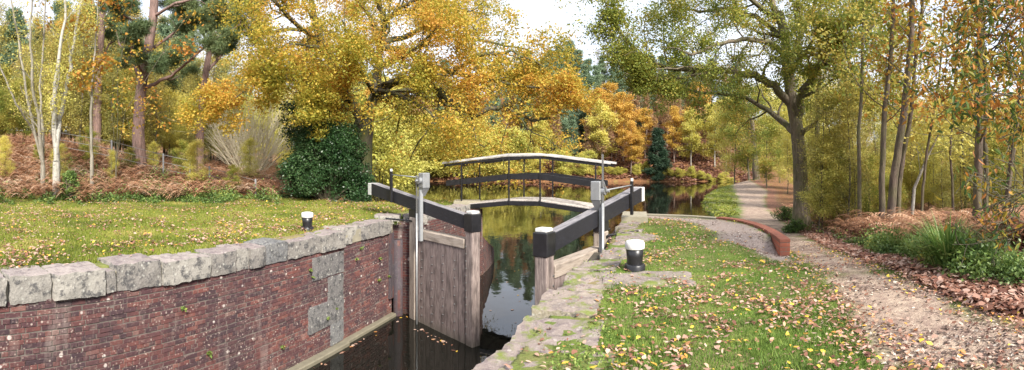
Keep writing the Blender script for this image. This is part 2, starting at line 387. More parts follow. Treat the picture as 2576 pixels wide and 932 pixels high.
def leaf_mat(name, stops, trans=.35, rough=.6, varobj=.0):
    m, nt, b, o = mat(name); f = attr(nt, 'lv')
    if varobj:
        oi = nt.nodes.new('ShaderNodeObjectInfo'); f = math_(nt, 'ADD', math_(nt, 'MULTIPLY', f, 1 - varobj), math_(nt, 'MULTIPLY', oi.outputs['Random'], varobj))
    col = ramp(nt, stops, f)
    nt.links.new(col, b.inputs['Base Color']); b.inputs['Roughness'].default_value = rough; b.inputs['Specular IOR Level'].default_value = .3
    tr = nt.nodes.new('ShaderNodeBsdfTranslucent'); nt.links.new(col, tr.inputs[0])
    ms = nt.nodes.new('ShaderNodeMixShader'); ms.inputs[0].default_value = trans
    nt.links.new(b.outputs[0], ms.inputs[1]); nt.links.new(tr.outputs[0], ms.inputs[2]); nt.links.new(ms.outputs[0], o.inputs[0])
    return m
def bark_mat(name, c0, c1, moss=0.0, scale=(1, 1, .18), white=False):
    m, nt, b, o = mat(name); co = coords(nt, 'Object', scale); n1 = noise(nt, 11, 6, .75, co, .6); n2 = noise(nt, 1.3, 3, .6, coords(nt, 'Object'))
    col = mix(nt, ramp(nt, [(.36, (0, 0, 0)), (.62, (1, 1, 1))], n1), c0, c1)
    if moss: col = mix(nt, math_(nt, 'MULTIPLY', ramp(nt, [(.42, (0, 0, 0)), (.6, (1, 1, 1))], n2), moss), col, (.10, .12, .03))
    if white:
        co2 = coords(nt, 'Object', (1, 1, 5)); n3 = noise(nt, 3, 4, .6, co2); col = mix(nt, ramp(nt, [(.60, (0, 0, 0)), (.66, (1, 1, 1))], n3), col, (.05, .045, .04))
    nt.links.new(col, b.inputs['Base Color']); b.inputs['Roughness'].default_value = .9; bump(nt, b, n1, .9, .06)
    return m

M = {}
M['brick'] = brick_mat('weathered_brick', (.15, .042, .032), (.095, .030, .028), (.20, .17, .15), patch=((.055, .024, .027), (.17, .085, .068)))
M['brick_blue'] = brick_mat('blue_brick', (.045, .04, .05), (.065, .05, .06), (.12, .11, .11), spots=False, bw=.6, bh=.1)
M['brick_red'] = brick_mat('new_red_brick', (.36, .09, .045), (.42, .12, .06), (.30, .22, .17), spots=False, bw=.27, bh=.09, patch=((.38, .10, .05), (.46, .14, .07)))
M['brick_laid'] = laid_brick_mat(); M['mortar'] = plain_mat('old_mortar', (.17, .145, .125), .95, .7, 3, .6, dark=.35)
M['stone'] = stone_mat('coping_stone', (.38, .36, .31), (.23, .21, .195), moss=.2)
M['stone_r'] = stone_mat('mossy_stone', (.33, .29, .20), (.15, .13, .10), dark=(.045, .04, .038), moss=.8)
M['stone_q'] = stone_mat('dark_stone', (.20, .20, .20), (.10, .10, .105), dark=(.035, .036, .04), moss=.1, purple=False)
M['concrete'] = plain_mat('old_concrete', (.30, .27, .20), .9, .5, 4, .5)
M['ledge'] = plain_mat('wet_ledge', (.20, .18, .13), .7, .6, 5, .5)
M['gate'] = wood_mat('grey_gate_wood', (.085, .06, .055), (.20, .15, .14), (.33, .28, .26), green=1)
M['gate_top'] = wood_mat('bleached_wood', (.27, .21, .17), (.36, .30, .25), (.42, .36, .31))
M['post'] = wood_mat('post_wood', (.085, .065, .058), (.22, .17, .155), (.36, .30, .27), green=1)
M['beam'] = wood_mat('black_beam', (.012, .012, .015), (.02, .02, .026), (.035, .034, .042), .55, paint=(.013, .013, .018))
M['beam_top'] = wood_mat('worn_beam_top', (.12, .11, .125), (.21, .20, .21), (.34, .32, .33))
M['black'] = plain_mat('black_paint', (.012, .012, .014), .35, .5, 7, .15, dark=2.6)
M['white'] = plain_mat('white_paint', (.66, .66, .64), .6, .6, 11, .3, dark=.5)
M['steel'] = plain_mat('galvanised_steel', (.34, .35, .36), .45, .4, 8, .1, metal=.5)
M['grey'] = plain_mat('grey_paint', (.27, .28, .29), .5, .3, 8, .1)
M['deck'] = wood_mat('deck_wood', (.34, .30, .28), (.44, .40, .37), (.52, .48, .45))
M['rail'] = wood_mat('pale_handrail', (.42, .40, .38), (.55, .53, .51), (.64, .62, .60))
M['wire'] = plain_mat('fence_wire', (.25, .25, .25), .5, .2, 8, 0, metal=.6)
M['oak'] = leaf_mat('oak_leaves_gold', [(0, (.18, .21, .04)), (.3, (.40, .38, .06)), (.6, (.66, .47, .085)), (.82, (.66, .35, .07)), (1, (.40, .19, .05))], .5)
M['oak_green'] = leaf_mat('oak_leaves_green', [(0, (.11, .16, .035)), (.4, (.24, .29, .055)), (.65, (.42, .40, .08)), (.85, (.54, .37, .08)), (1, (.48, .22, .05))], .4)
M['yellow'] = leaf_mat('birch_leaves_yellow', [(0, (.33, .36, .08)), (.4, (.57, .54, .13)), (.8, (.74, .64, .18)), (1, (.66, .45, .11))], .45, varobj=.25)
M['orange'] = leaf_mat('birch_leaves_orange', [(0, (.40, .34, .07)), (.5, (.64, .42, .09)), (1, (.58, .30, .08))], .4, varobj=.2)
M['olive'] = leaf_mat('thicket_leaves', [(0, (.16, .17, .06)), (.4, (.34, .33, .09)), (.7, (.54, .44, .12)), (1, (.50, .31, .12))], .35, varobj=.4)
M['brown'] = leaf_mat('beech_leaves_brown', [(0, (.26, .18, .10)), (.5, (.42, .26, .14)), (1, (.50, .34, .19))], .3, varobj=.2)
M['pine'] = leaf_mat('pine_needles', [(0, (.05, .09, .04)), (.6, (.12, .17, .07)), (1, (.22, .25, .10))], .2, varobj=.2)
M['pine_far'] = leaf_mat('hazed_pine_needles', [(0, (.10, .16, .10)), (.6, (.19, .27, .16)), (1, (.30, .36, .20))], .25, varobj=.3)  # needle colour lightened to stand in for distance haze
M['holly'] = leaf_mat('holly_leaves', [(0, (.018, .045, .018)), (.6, (.04, .09, .03)), (1, (.11, .17, .07))], .15, .35)
M['yew'] = leaf_mat('yew_needles', [(0, (.015, .04, .022)), (1, (.05, .09, .045))], .1)
M['chest'] = leaf_mat('chestnut_leaves', [(0, (.04, .10, .035)), (.35, (.12, .18, .035)), (.55, (.42, .33, .05)), (.8, (.50, .22, .045)), (1, (.36, .14, .05))], .35)
M['pale'] = plain_mat('pale_bare_twigs', (.60, .54, .40), .9, .3, 3, 0)
M['bracken'] = leaf_mat('dead_bracken', [(0, (.13, .065, .04)), (.35, (.34, .165, .09)), (.75, (.52, .31, .19)), (1, (.64, .50, .37))], .25)
M['under'] = leaf_mat('undergrowth_leaves', [(0, (.05, .09, .03)), (.5, (.12, .20, .05)), (.8, (.24, .32, .08)), (1, (.46, .38, .08))], .3, .45)
M['sedge'] = leaf_mat('sedge_blades', [(0, (.06, .12, .025)), (.7, (.16, .27, .06)), (1, (.32, .34, .12))], .3, .45)
M['litter'] = leaf_mat('fallen_leaves', [(0, (.13, .055, .04)), (.3, (.30, .14, .09)), (.52, (.42, .26, .20)), (.75, (.58, .42, .34)), (.88, (.56, .24, .06)), (.96, (.68, .50, .06)), (1, (.70, .55, .08))], .2)
M['debris'] = leaf_mat('path_debris', [(0, (.07, .045, .035)), (.6, (.17, .11, .09)), (.75, (.30, .20, .15)), (.85, (.52, .44, .36)), (1, (.60, .52, .44))], .05)
M['grass'] = leaf_mat('grass_blades', [(0, (.08, .14, .03)), (.5, (.18, .29, .055)), (.85, (.30, .38, .09)), (1, (.46, .43, .17))], .4)
M['grass_l'] = leaf_mat('grass_blades_dry', [(0, (.10, .13, .02)), (.5, (.21, .25, .035)), (.85, (.33, .32, .07)), (1, (.45, .36, .14))], .3)
M['bark_oak'] = bark_mat('oak_bark', (.09, .075, .05), (.26, .21, .155), .55)
M['bark_moss'] = bark_mat('dark_mossy_bark', (.035, .032, .022), (.12, .10, .075), .6)
M['bark_pine'] = bark_mat('pine_bark', (.10, .065, .055), (.27, .175, .15))
M['bark_birch'] = bark_mat('birch_bark', (.24, .225, .19), (.48, .455, .41), .15, white=True)
M['bark_grey'] = bark_mat('grey_bark', (.05, .042, .03), (.16, .13, .095), .4)
M['bark_dark'] = bark_mat('dark_brown_bark', (.045, .033, .025), (.17, .125, .095), .3)
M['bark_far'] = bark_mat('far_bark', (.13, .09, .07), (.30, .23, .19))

# ------------------------------------------------------------------ ground (one sheet) and water
def worldpoly(pts): return [hit(u, v) for u, v in pts]
PATH_R = [(1862, 455), (1900, 463), (1930, 480), (1922, 500), (1925, 520), (1960, 552), (1994, 580), (2049, 612), (2174, 668), (2349, 744), (2480, 798), (2576, 836)]
PATH_L = [(2310, 931), (2200, 840), (2112, 762), (2062, 694), (2016, 660), (1990, 640)]
R1 = worldpoly(PATH_R); R2 = worldpoly(PATH_L)
PATH = R1 + [(7.5, 1.2), (8.5, -8), (3.0, -8), (3.4, 1.6)] + R2 + [(5.62, 8.5), (6.15, 9.8), (6.45, 11.4), (6.5, 12.6)] + worldpoly([(1868, 520), (1862, 500), (1850, 480), (1840, 462)])
GRAV = [(5.0, 7.35), (5.62, 8.2), (5.3, 9.1), (5.75, 10.4), (5.9, 11.4), (5.6, 12.4), (4.9, 13.2), (4.1, 14.0), (3.6, 14.4), (3.9, 13.4), (4.6, 12.3), (4.6, 11.0), (4.35, 9.5), (4.3, 8.2), (4.35, 7.3)]
_r1 = sorted([(q[1], q[0]) for q in R1 + [(7.5, 1.2), (8.5, -8)]]); print('R1', [(round(a, 1), round(b_, 1)) for a, b_ in _r1])
def tRf(y): return np.interp(y, [q[0] for q in _r1], [q[1] for q in _r1])
def masks(x, y):
    nz = (fbm(x, y, .9) - .5) * 1.0 + (fbm(x + 50, y, .25, 2) - .5) * .5
    sd_ = np.where(inpoly(x, y, PATH), 1, -1) * dpoly(x, y, PATH); p = sm(-.28, .28, sd_ + nz * .7)
    sg = np.where(inpoly(x, y, GRAV), 1, -1) * dpoly(x, y, GRAV); g = sm(-.25, .25, sg + nz * .6)
    r = np.hypot(x, y); u = U0 + np.arctan2(x, y) * F
    # right of the path: leaf verge then woodland floor
    dr = dpoly(x, y, R1 + [(7.5, 1.2), (8.5, -8)], False)
    tR = tRf(y)
    rt = (x > tR)
    lit = np.where(rt, sm(0, .2, dr + nz * .3), 0) * (1 - sm(1.0, 1.9, dr))
    wood = np.where(rt, sm(.8, 1.6, dr + nz), 0)
    lw = sm(18, 22, r + nz * 3) * (u < 1200)
    wood = np.maximum(wood, lw * (u < 705)); wood = np.maximum(wood, sm(95, 104, r)); wood = np.maximum(wood, (u < 1200) * sm(22, 25, r))
    return p, g, lit, wood
ang = np.concatenate([np.arange(-72, 72.01, .33), np.arange(75, 288, 3.0)]); ang = np.radians(ang)
rr = [0.4]
while rr[-1] < 260: rr.append(rr[-1] + max(.05, rr[-1] * .0125))
rr = np.array(rr + [330, 450, 700, 1200])
A_, R_ = np.meshgrid(ang, rr); gx = (R_ * np.sin(A_)).ravel(); gy = (R_ * np.cos(A_)).ravel(); gz = zland(gx, gy)
nA, nR = len(ang), len(rr)
ii = np.arange(nR - 1)[:, None] * nA; jj = np.arange(nA)[None, :]; j2 = (jj + 1) % nA
fc = np.stack([ii + jj, ii + nA + jj, ii + nA + j2, ii + j2], -1).reshape(-1, 4)[:, ::-1]
mp_, mg_, ml_, mw_ = masks(gx, gy)
m, nt, b, o = mat('ground_material'); co = coords(nt, 'Object')
n1 = noise(nt, .9, 5, .6, co); n2 = noise(nt, 7, 5, .65, co); n3 = noise(nt, 40, 4, .7, co); n4 = noise(nt, 2.6, 4, .6, co)
gr = mix(nt, n2, (.06, .11, .02), (.17, .21, .045)); gr = mix(nt, math_(nt, 'MULTIPLY', ramp(nt, [(.45, (0, 0, 0)), (.62, (1, 1, 1))], n1), .8), gr, (.24, .18, .10))
gr = mix(nt, math_(nt, 'MULTIPLY', ramp(nt, [(.56, (0, 0, 0)), (.68, (1, 1, 1))], n3), .7), gr, (.20, .14, .07))
pa = mix(nt, ramp(nt, [(.35, (0, 0, 0)), (.65, (1, 1, 1))], n4), (.41, .32, .245), (.22, .155, .125))
pa = mix(nt, ramp(nt, [(.5, (0, 0, 0)), (.7, (1, 1, 1))], n2), pa, (.20, .13, .11)); pa = mix(nt, ramp(nt, [(.58, (0, 0, 0)), (.66, (1, 1, 1))], n3), pa, (.56, .46, .36))
gv = mix(nt, ramp(nt, [(.4, (0, 0, 0)), (.6, (1, 1, 1))], n3), (.27, .22, .20), (.44, .37, .33)); gv = mix(nt, math_(nt, 'MULTIPLY', n2, .7), gv, (.24, .18, .15))
li = mix(nt, ramp(nt, [(.4, (0, 0, 0)), (.6, (1, 1, 1))], n2), (.12, .06, .045), (.30, .15, .09))
wd = mix(nt, ramp(nt, [(.4, (0, 0, 0)), (.62, (1, 1, 1))], n2), (.09, .05, .028), (.30, .14, .06)); wd = mix(nt, ramp(nt, [(.55, (0, 0, 0)), (.7, (1, 1, 1))], n1), wd, (.20, .16, .05))
c = mix(nt, attr(nt, 'wood'), gr, wd); c = mix(nt, attr(nt, 'litter'), c, li); c = mix(nt, attr(nt, 'gravel'), c, gv); c = mix(nt, attr(nt, 'path'), c, pa)
nt.links.new(c, b.inputs['Base Color']); b.inputs['Roughness'].default_value = .95; b.inputs['Specular IOR Level'].default_value = .2
bump(nt, b, math_(nt, 'ADD', n2, math_(nt, 'MULTIPLY', n3, .5)), .8, .04)
g = npmesh('ground', np.stack([gx, gy, gz], -1), 4, m, None, {'path': mp_, 'gravel': mg_, 'litter': ml_, 'wood': mw_}, faces=fc)
g.data.polygons.foreach_set('use_smooth', [True] * len(g.data.polygons)); tag(g, kind='structure')
# water: canal and basin
m, nt, b, o = mat('canal_water'); co = coords(nt, 'Object')
b.inputs['Base Color'].default_value = (.008, .008, .006, 1); b.inputs['Roughness'].default_value = .02; b.inputs['IOR'].default_value = 1.33
b.inputs['Specular IOR Level'].default_value = .68
bump(nt, b, math_(nt, 'ADD', noise(nt, 1.3, 3, .5, coords(nt, 'Object', (1, .6, 1))), math_(nt, 'MULTIPLY', noise(nt, 9, 2, .5, co), .06)), .16, .045)
w = MB(); w.quad((-160, -30, WATER), (160, -30, WATER), (160, 150, WATER), (-160, 150, WATER)); wo_ = w.build('water', m); tag(wo_, kind='structure')

# ------------------------------------------------------------------ stones
def rock(c, ax, ay, az, seed, amp=.02, sub=5, rnd=.10):
    """a quarried block: subdivided box, rounded edges, uneven faces -> (verts, quads)"""
    c, ax, ay, az = (np.array(q, float) for q in (c, ax, ay, az)); Ln = np.array([np.linalg.norm(q) for q in (ax, ay, az)])
    ns = [max(2, int(round(l * 2 / .07))) for l in Ln]; ns = [min(n, 20) for n in ns]
    V = []; Fc = []; key = {}
    def vid(i, j, k):
        if (i, j, k) in key: return key[(i, j, k)]
        p = np.array([2 * i / ns[0] - 1, 2 * j / ns[1] - 1, 2 * k / ns[2] - 1])
        q = p * Ln; lim = Ln - rnd * min(Ln) * 2.0
        over = np.sign(q) * np.maximum(np.abs(q) - lim, 0); base = q - over; ln = np.linalg.norm(over); mxr = rnd * min(Ln) * 2.0
        if ln > mxr: over = over / ln * mxr
        q = base + over; w_ = c + q[0] * ax / Ln[0] + q[1] * ay / Ln[1] + q[2] * az / Ln[2]
        d = mnoise.noise_vector(Vector((w_ * 2.2 + seed * 7.3).tolist())) * amp * .9 + mnoise.noise_vector(Vector((w_ * 9 + seed * 3.1).tolist())) * amp * .9
        w_ = w_ + np.array(d); key[(i, j, k)] = len(V); V.append(tuple(w_)); return key[(i, j, k)]
    for ax_ in range(3):
        o1, o2 = [q for q in range(3) if q != ax_]
        for side in (0, ns[ax_]):
            for a in range(ns[o1]):
                for b_ in range(ns[o2]):
                    cs = []
                    for (da, db) in ((0, 0), (1, 0), (1, 1), (0, 1)):
                        t = [0, 0, 0]; t[ax_] = side; t[o1] = a + da; t[o2] = b_ + db; cs.append(vid(*t))
                    if (side == 0) ^ (ax_ == 1): cs = cs[::-1]
                    Fc.append(tuple(cs))
    return V, Fc
def rock_obj(name, mt, parent, *a, label=None, **k):
    V, Fc = rock(*a, **k); me = bpy.data.meshes.new(name); me.from_pydata(V, [], Fc); me.polygons.foreach_set('use_smooth', [True] * len(Fc)); me.update(); me.set_sharp_from_angle(angle=rad(38))
    o = link(name, me, mt, parent)
    if label: o['label'] = label
    return o
def v3(p, z): return np.array([p[0], p[1], z])
def x3(d): return np.array([d[0], d[1], 0.0])
rnd = random.Random(4)

def wallstrip(mb, P, zt, zb):
    """vertical brick strip along a polyline, UV in metres; zt may be a list; returns"""
    s = 0
    for i in range(len(P) - 1):
        a, c_ = P[i], P[i + 1]; l = math.dist(a, c_); n = max(1, int(l / 1.0))
        t0 = zt[i] if isinstance(zt, list) else zt; t1 = zt[i + 1] if isinstance(zt, list) else zt
        mb.quad((a[0], a[1], zb), (c_[0], c_[1], zb), (c_[0], c_[1], t1), (a[0], a[1], t0), [(s, zb), (s + l, zb), (s + l, t1), (s, t0)]); s += l
def thickwall(mb, P, zt, zb, th_):
    """closed wall with thickness th_ to the left of the polyline"""
    n = len(P); Q = []
    for i in range(n):
        d = np.array(P[min(i + 1, n - 1)]) - np.array(P[max(i - 1, 0)]); d = d / np.linalg.norm(d); Q.append((P[i][0] - d[1] * th_, P[i][1] + d[0] * th_))
    wallstrip(mb, P, zt, zb); wallstrip(mb, Q[::-1], zt[::-1] if isinstance(zt, list) else zt, zb)
    s = 0
    for i in range(n - 1):
        t0 = zt[i] if isinstance(zt, list) else zt; t1 = zt[i + 1] if isinstance(zt, list) else zt; l = math.dist(P[i], P[i + 1])
        mb.quad((*P[i], t0), (*P[i + 1], t1), (*Q[i + 1], t1), (*Q[i], t0), [(s, 0), (s + l, 0), (s + l, th_), (s, th_)]); s += l
    for i in (0, n - 1):
        t = zt[i] if isinstance(zt, list) else zt; mb.quad((*P[i], zb), (*Q[i], zb), (*Q[i], t), (*P[i], t), [(0, zb), (th_, zb), (th_, t), (0, t)])
    return Q

def brick_face(name, P0, P1, zt, zb, parent, seed, facing, relief=.012):
    """laid bricks standing proud of the mortar along P0->P1; facing = horizontal unit vector out of the wall"""
    R = np.random.RandomState(seed); P0, P1 = np.array(P0), np.array(P1); Lw_ = np.linalg.norm(P1 - P0); d = (P1 - P0) / Lw_; ch = .076; V = []; A = []
    for k in range(int((zt - zb) / ch)):
        z1 = zt - .004 - k * ch; hb = ch - .011; bl = .23 if (k % 3) else .115; x = -R.rand() * .02 - (.06 if k % 2 else .115); z1 += .006 * math.sin(k * 1.7)
        n = int(Lw_ / bl) + 2; xs = x + np.arange(n) * bl + R.normal(size=n) * .003; keep = (xs > -.1) & (xs < Lw_ - .02); xs = xs[keep]; n = len(xs)
        x0 = np.maximum(xs, 0); x1 = np.minimum(xs + bl - .012 + R.normal(size=n) * .002, Lw_); sg = .010 * np.sin(x0 * .9 + k * .02)
        dp = relief + R.normal(size=n) * .003; dp = np.where(R.rand(n) < .025, .002, dp); c_ = .005; zt_ = z1 + sg + R.normal(size=n) * .0015; zb_ = zt_ - hb
        def pt(xx, dd, zz): q = P0[None, :] + d[None, :] * xx[:, None] + np.array(facing)[None, :] * dd[:, None]; return np.stack([q[:, 0], q[:, 1], zz], -1)
        t1, t2, t3, t4 = (R.normal(size=n) * .0025 for _ in range(4)); z0_ = np.zeros(n)
        o = [pt(x0, z0_, zb_), pt(x1, z0_, zb_), pt(x1, z0_, zt_), pt(x0, z0_, zt_)]; i = [pt(x0 + c_, dp + t1, zb_ + c_), pt(x1 - c_, dp + t2, zb_ + c_), pt(x1 - c_, dp + t3, zt_ - c_), pt(x0 + c_, dp + t4, zt_ - c_)]
        for f in ((i[0], i[1], i[2], i[3]), (o[0], o[1], i[1], i[0]), (o[1], o[2], i[2], i[1]), (o[2], o[3], i[3], i[2]), (o[3], o[0], i[0], i[3])): V.append(np.stack(f, 1).reshape(-1, 3)); 
        bv = R.rand(n); A += [np.repeat(bv, 4)] * 5
    return npmesh(name, np.concatenate(V), 4, M['brick_laid'], parent, {'bv': np.concatenate(A)})
# left lock wall
WS = Ls(863); WE = Ls(985, .05)
lw = empty('lock_wall', (*Lw(3), 0), 'long weathered red brick lock wall topped by pale stones, left of the dark water', 'lock wall')
mb = MB(); thickwall(mb, [Lw(-14), Lw(WS)], -.30, -4, .5)
mb.build('mortar', M['mortar'], lw); FC = (-LN[0], -LN[1]); brick_face('brickwork', Lw(-8), Lw(WS - .005), -.31, -2.75, lw, 1, FC)
mb = MB(); thickwall(mb, [Lw(WS + .002, .05), Lw(WE, .05), Lw(WE + .02, .45)], -.30, -4, .45); mb.build('mortar', M['mortar'], lw); brick_face('brickwork', Lw(WS + .02, .05), Lw(WE - .01, .05), -.31, -2.75, lw, 2, FC)
mb = MB(); P5 = [(-3.55, 13.32), (-2.72, 13.10), (-2.60, 13.22), (-2.1, 14.6), (-1.35, 17.6), (-1.12, 18.2)]
thickwall(mb, P5, [-.08, -.08, -.08, -.1, -.14, -.14], -4, .4); mb.build('brickwork', M['brick'], lw)
mb = MB(); P6 = [(-1.11, 18.2), (-.95, 19.2), (-.80, 20.4), (-.80, 21.4), (-1.1, 22.1), (-1.9, 22.6), (-3.0, 22.9), (-4.5, 23.0)]
thickwall(mb, P6, [-1.2, -1.6, -2.0, -2.35, -2.45, -2.45, -2.45, -2.45], -4, .35); mb.build('wing_wall', M['brick'], lw)
# rounded quoin of blue bricks
mb = MB(); p = pr(1001, 13.42); mb.tube([(p[0], p[1], -4), (p[0], p[1], -.55)], .14, 14); mb.build('quoin_column', M['brick_blue'], lw, smooth=True)
mb = MB(); mb.box(v3(Lw(WE - .11, .02), -1.25), x3(LD) * .11, x3(LN) * .05, (0, 0, .90), .004); mb.build('corner_brickwork', M['brick_blue'], lw)
# waterline ledge
mb = MB(); a0, a1 = Lw(-14, -.07), Lw(WS, -.07); c_ = (np.array(a0) + a1) / 2; mb.box(v3(c_, -3.24), x3(LD) * (WS + 14) / 2, x3(LN) * .13, (0, 0, .68), .02)
c_ = Lw((WS + WE) / 2, -.0); mb.box(v3(c_, -3.25), x3(LD) * (WE - WS) / 2, x3(LN) * .12, (0, 0, .68), .02); mb.build('ledge', M['ledge'], lw)
# coping stones
J = [-420, -300, -190, -95, 18, 131, 261, 290, 406, 526, 592, 624, 663, 722, 803, 862, 908, 928, 984]
for i in range(len(J) - 1):
    s0, s1 = Ls(J[i]), Ls(J[i + 1]); off = .05 if J[i] >= 862 else 0.0
    g_ = rnd.uniform(.010, .022); top = rnd.uniform(-.03, .055) + (.015 if i % 3 else 0); bot = -.34 + rnd.uniform(-.03, .0); dep = rnd.uniform(.52, .72); 
    c_ = Lw((s0 + s1) / 2, off + dep / 2 - .06 + rnd.uniform(-.03, .03))
    rock_obj('coping_stone', M['stone_q'] if J[i] == 663 else M['stone'], lw, v3(c_, (top + bot) / 2), x3(LD) * ((s1 - s0) / 2 - g_), x3(LN) * dep / 2, (0, 0, (top - bot) / 2), i + 1, amp=.026, rnd=.045,
             label='dark stained coping stone' if J[i] == 663 else None)
# bed of mortar behind the joints
mb = MB(); mb.box(v3(Lw((Ls(-420) + WE) / 2, .24), -.19), x3(LD) * (WE - Ls(-420)) / 2, x3(LN) * .22, (0, 0, .15)); mb.build('mortar_bed', M['concrete'], lw)
for (ua, ub, va, vb) in ((783, 863, 638, 697), (823, 863, 690, 755), (773, 863, 757, 824), (829, 863, 808, 864)):
    s0, s1 = Ls(ua), Ls(ub); rm = math.hypot(*Lw((s0 + s1) / 2)); z0, z1 = H - (vb - V0) * rm / F, H - (va - V0) * rm / F
    rock_obj('quoin_stone', M['stone_q'], lw, v3(Lw((s0 + s1) / 2, .18), (z0 + z1) / 2), x3(LD) * ((s1 - s0) / 2 - .012), x3(LN) * .215, (0, 0, (z1 - z0) / 2 - .012), 40 + ua % 7, amp=.012, rnd=.04)
# stones capping the hinge recess and the tail
for i, (a_, b_) in enumerate((((-3.95, 13.45), (-3.2, 13.55)), ((-3.15, 13.6), (-2.5, 13.8)), ((-2.75, 14.0), (-2.45, 15.0)), ((-2.5, 15.1), (-2.15, 16.3)), ((-2.1, 16.4), (-1.8, 17.4)))):
    a_, b_ = np.array(a_), np.array(b_); d = (b_ - a_) / np.linalg.norm(b_ - a_); n_ = np.array([-d[1], d[0]])
    rock_obj('coping_stone', M['stone'], lw, v3((a_ + b_) / 2, -.03), x3(d) * np.linalg.norm(b_ - a_) / 2, x3(n_) * .32, (0, 0, .13), 60 + i, amp=.025)
mb = MB(); mb.box(v3((-1.72, 18.35), -.14), x3((.5, .05)), x3((-.03, .45)), (0, 0, .30), .01); mb.build('abutment', M['concrete'], lw)

# right lock wall with mossy slabs
rw = empty('lock_wall', (*Rw(3, .3), 0), 'near side lock wall edged with big flat mossy slabs beside the grass', 'lock wall')
mb = MB(); thickwall(mb, [Rw(11.9), Rw(7.8), Rw(7.8, .35), Rw(4.45, .35), Rw(4.45), Rw(-12)], -.22, -4, .3); mb.build('brickwork', M['brick'], rw)
DARKBED = plain_mat('dark_gap_bed', (.06, .05, .035), .95, .4, 5, .4)  # gap darkness between the slabs is put into this bed colour
JR = [(-3.6, -2.5, 0, .95), (-2.45, -1.4, 0, .95), (-1.36, -.45, 0, .95), (-.42, .62, .0, 1.0), (.66, 1.40, .02, .80), (1.44, 2.35, .0, .66), (2.39, 3.5, .03, .60), (3.54, 4.25, .06, .62), (4.5, 5.3, .28, .5), (5.34, 6.35, .36, .62), (6.4, 7.1, .36, .9), (7.15, 8.1, .30, .55), (8.2, 9.3, .2, .5), (9.35, 10.5, .2, .45), (10.55, 11.85, .2, .45)]
for i, (s0, s1, o_, wd_) in enumerate(JR):
    c_ = Rw((s0 + s1) / 2, o_ + wd_ / 2); jit = rnd.uniform(-.07, .07); s0 += rnd.uniform(0, .05); s1 -= rnd.uniform(.0, .05); d = RD * math.cos(jit) + RN * math.sin(jit); n_ = np.array([d[1], -d[0]])
    tp = rnd.uniform(.01, .04)
    rock_obj('coping_stone', M['stone_r'], rw, v3(c_, tp - .15), x3(d) * ((s1 - s0) / 2), x3(n_) * wd_ / 2, (0, 0, .15), 80 + i, amp=.045, rnd=.05)
mb = MB(); mb.box(v3(Rw(1, .45), -.22), x3(RD) * 4.6, x3(RN) * .40, (0, 0, .12)); mb.box(v3(Rw(8.2, .75), -.22), x3(RD) * 3.6, x3(RN) * .30, (0, 0, .12)); mb.build('mortar_bed', DARKBED, rw)

# red brick wing wall
ww = empty('brick_wing_wall', (6.1, 11, 0), 'low curved red brick wall between the gravel and the towpath', 'brick wall')
WP = []
for i in range(len(WING) - 1):
    for k in range(4): t = k / 4; WP.append(tuple(np.array(WING[i]) * (1 - t) + np.array(WING[i + 1]) * t))
WP.append(WING[-1])
for _ in range(6): WP = [WP[0]] + [tuple((np.array(WP[i - 1]) + np.array(WP[i]) * 2 + np.array(WP[i + 1])) / 4) for i in range(1, len(WP) - 1)] + [WP[-1]]
k0 = 15
mb = MB(); thickwall(mb, WP[3:k0 + 1], .03, -4, .22); mb.build('stone_section', M['concrete'], ww)
mb = MB(); thickwall(mb, WP[k0:], -.01, -1.6, .20); mb.build('brickwork', M['brick_red'], ww)
mb = MB(); Q = WP[k0:]
for i in range(len(Q) - 1):
    a_, b_ = np.array(Q[i]), np.array(Q[i + 1]); d = b_ - a_; l = np.linalg.norm(d); d /= l; n_ = np.array([-d[1], d[0]])
    nb = max(1, int(l / .095))
    for k in range(nb):
        c_ = a_ + d * l * (k + .5) / nb + n_ * .10; mb.box(v3(c_, .024 + rnd.uniform(-.003, .003)), x3(d) * (l / nb / 2 - .004), x3(n_) * .112, (0, 0, .033), .005)
mb.build('brick_coping', plain_mat('coping_brick', (.27, .095, .06), .85, .7, 9, .5), ww)

# concrete block beside the right beam
a_ = pr(1565, 13.6); b_ = pr(1628, 13.6); cx, cy = (np.array(a_) + b_) / 2; d = (np.array(b_) - a_); hw = np.linalg.norm(d) / 2; d = d / (2 * hw); n_ = np.array([-d[1], d[0]])
o = rock_obj('concrete_block', M['concrete'], None, v3((cx, cy), .0), x3(d) * hw, x3(n_) * .75, (0, 0, .15), 31, amp=.012, rnd=.05)
tag(o, 'low mossy concrete block on the grass under the white end of the balance beam', 'concrete block')

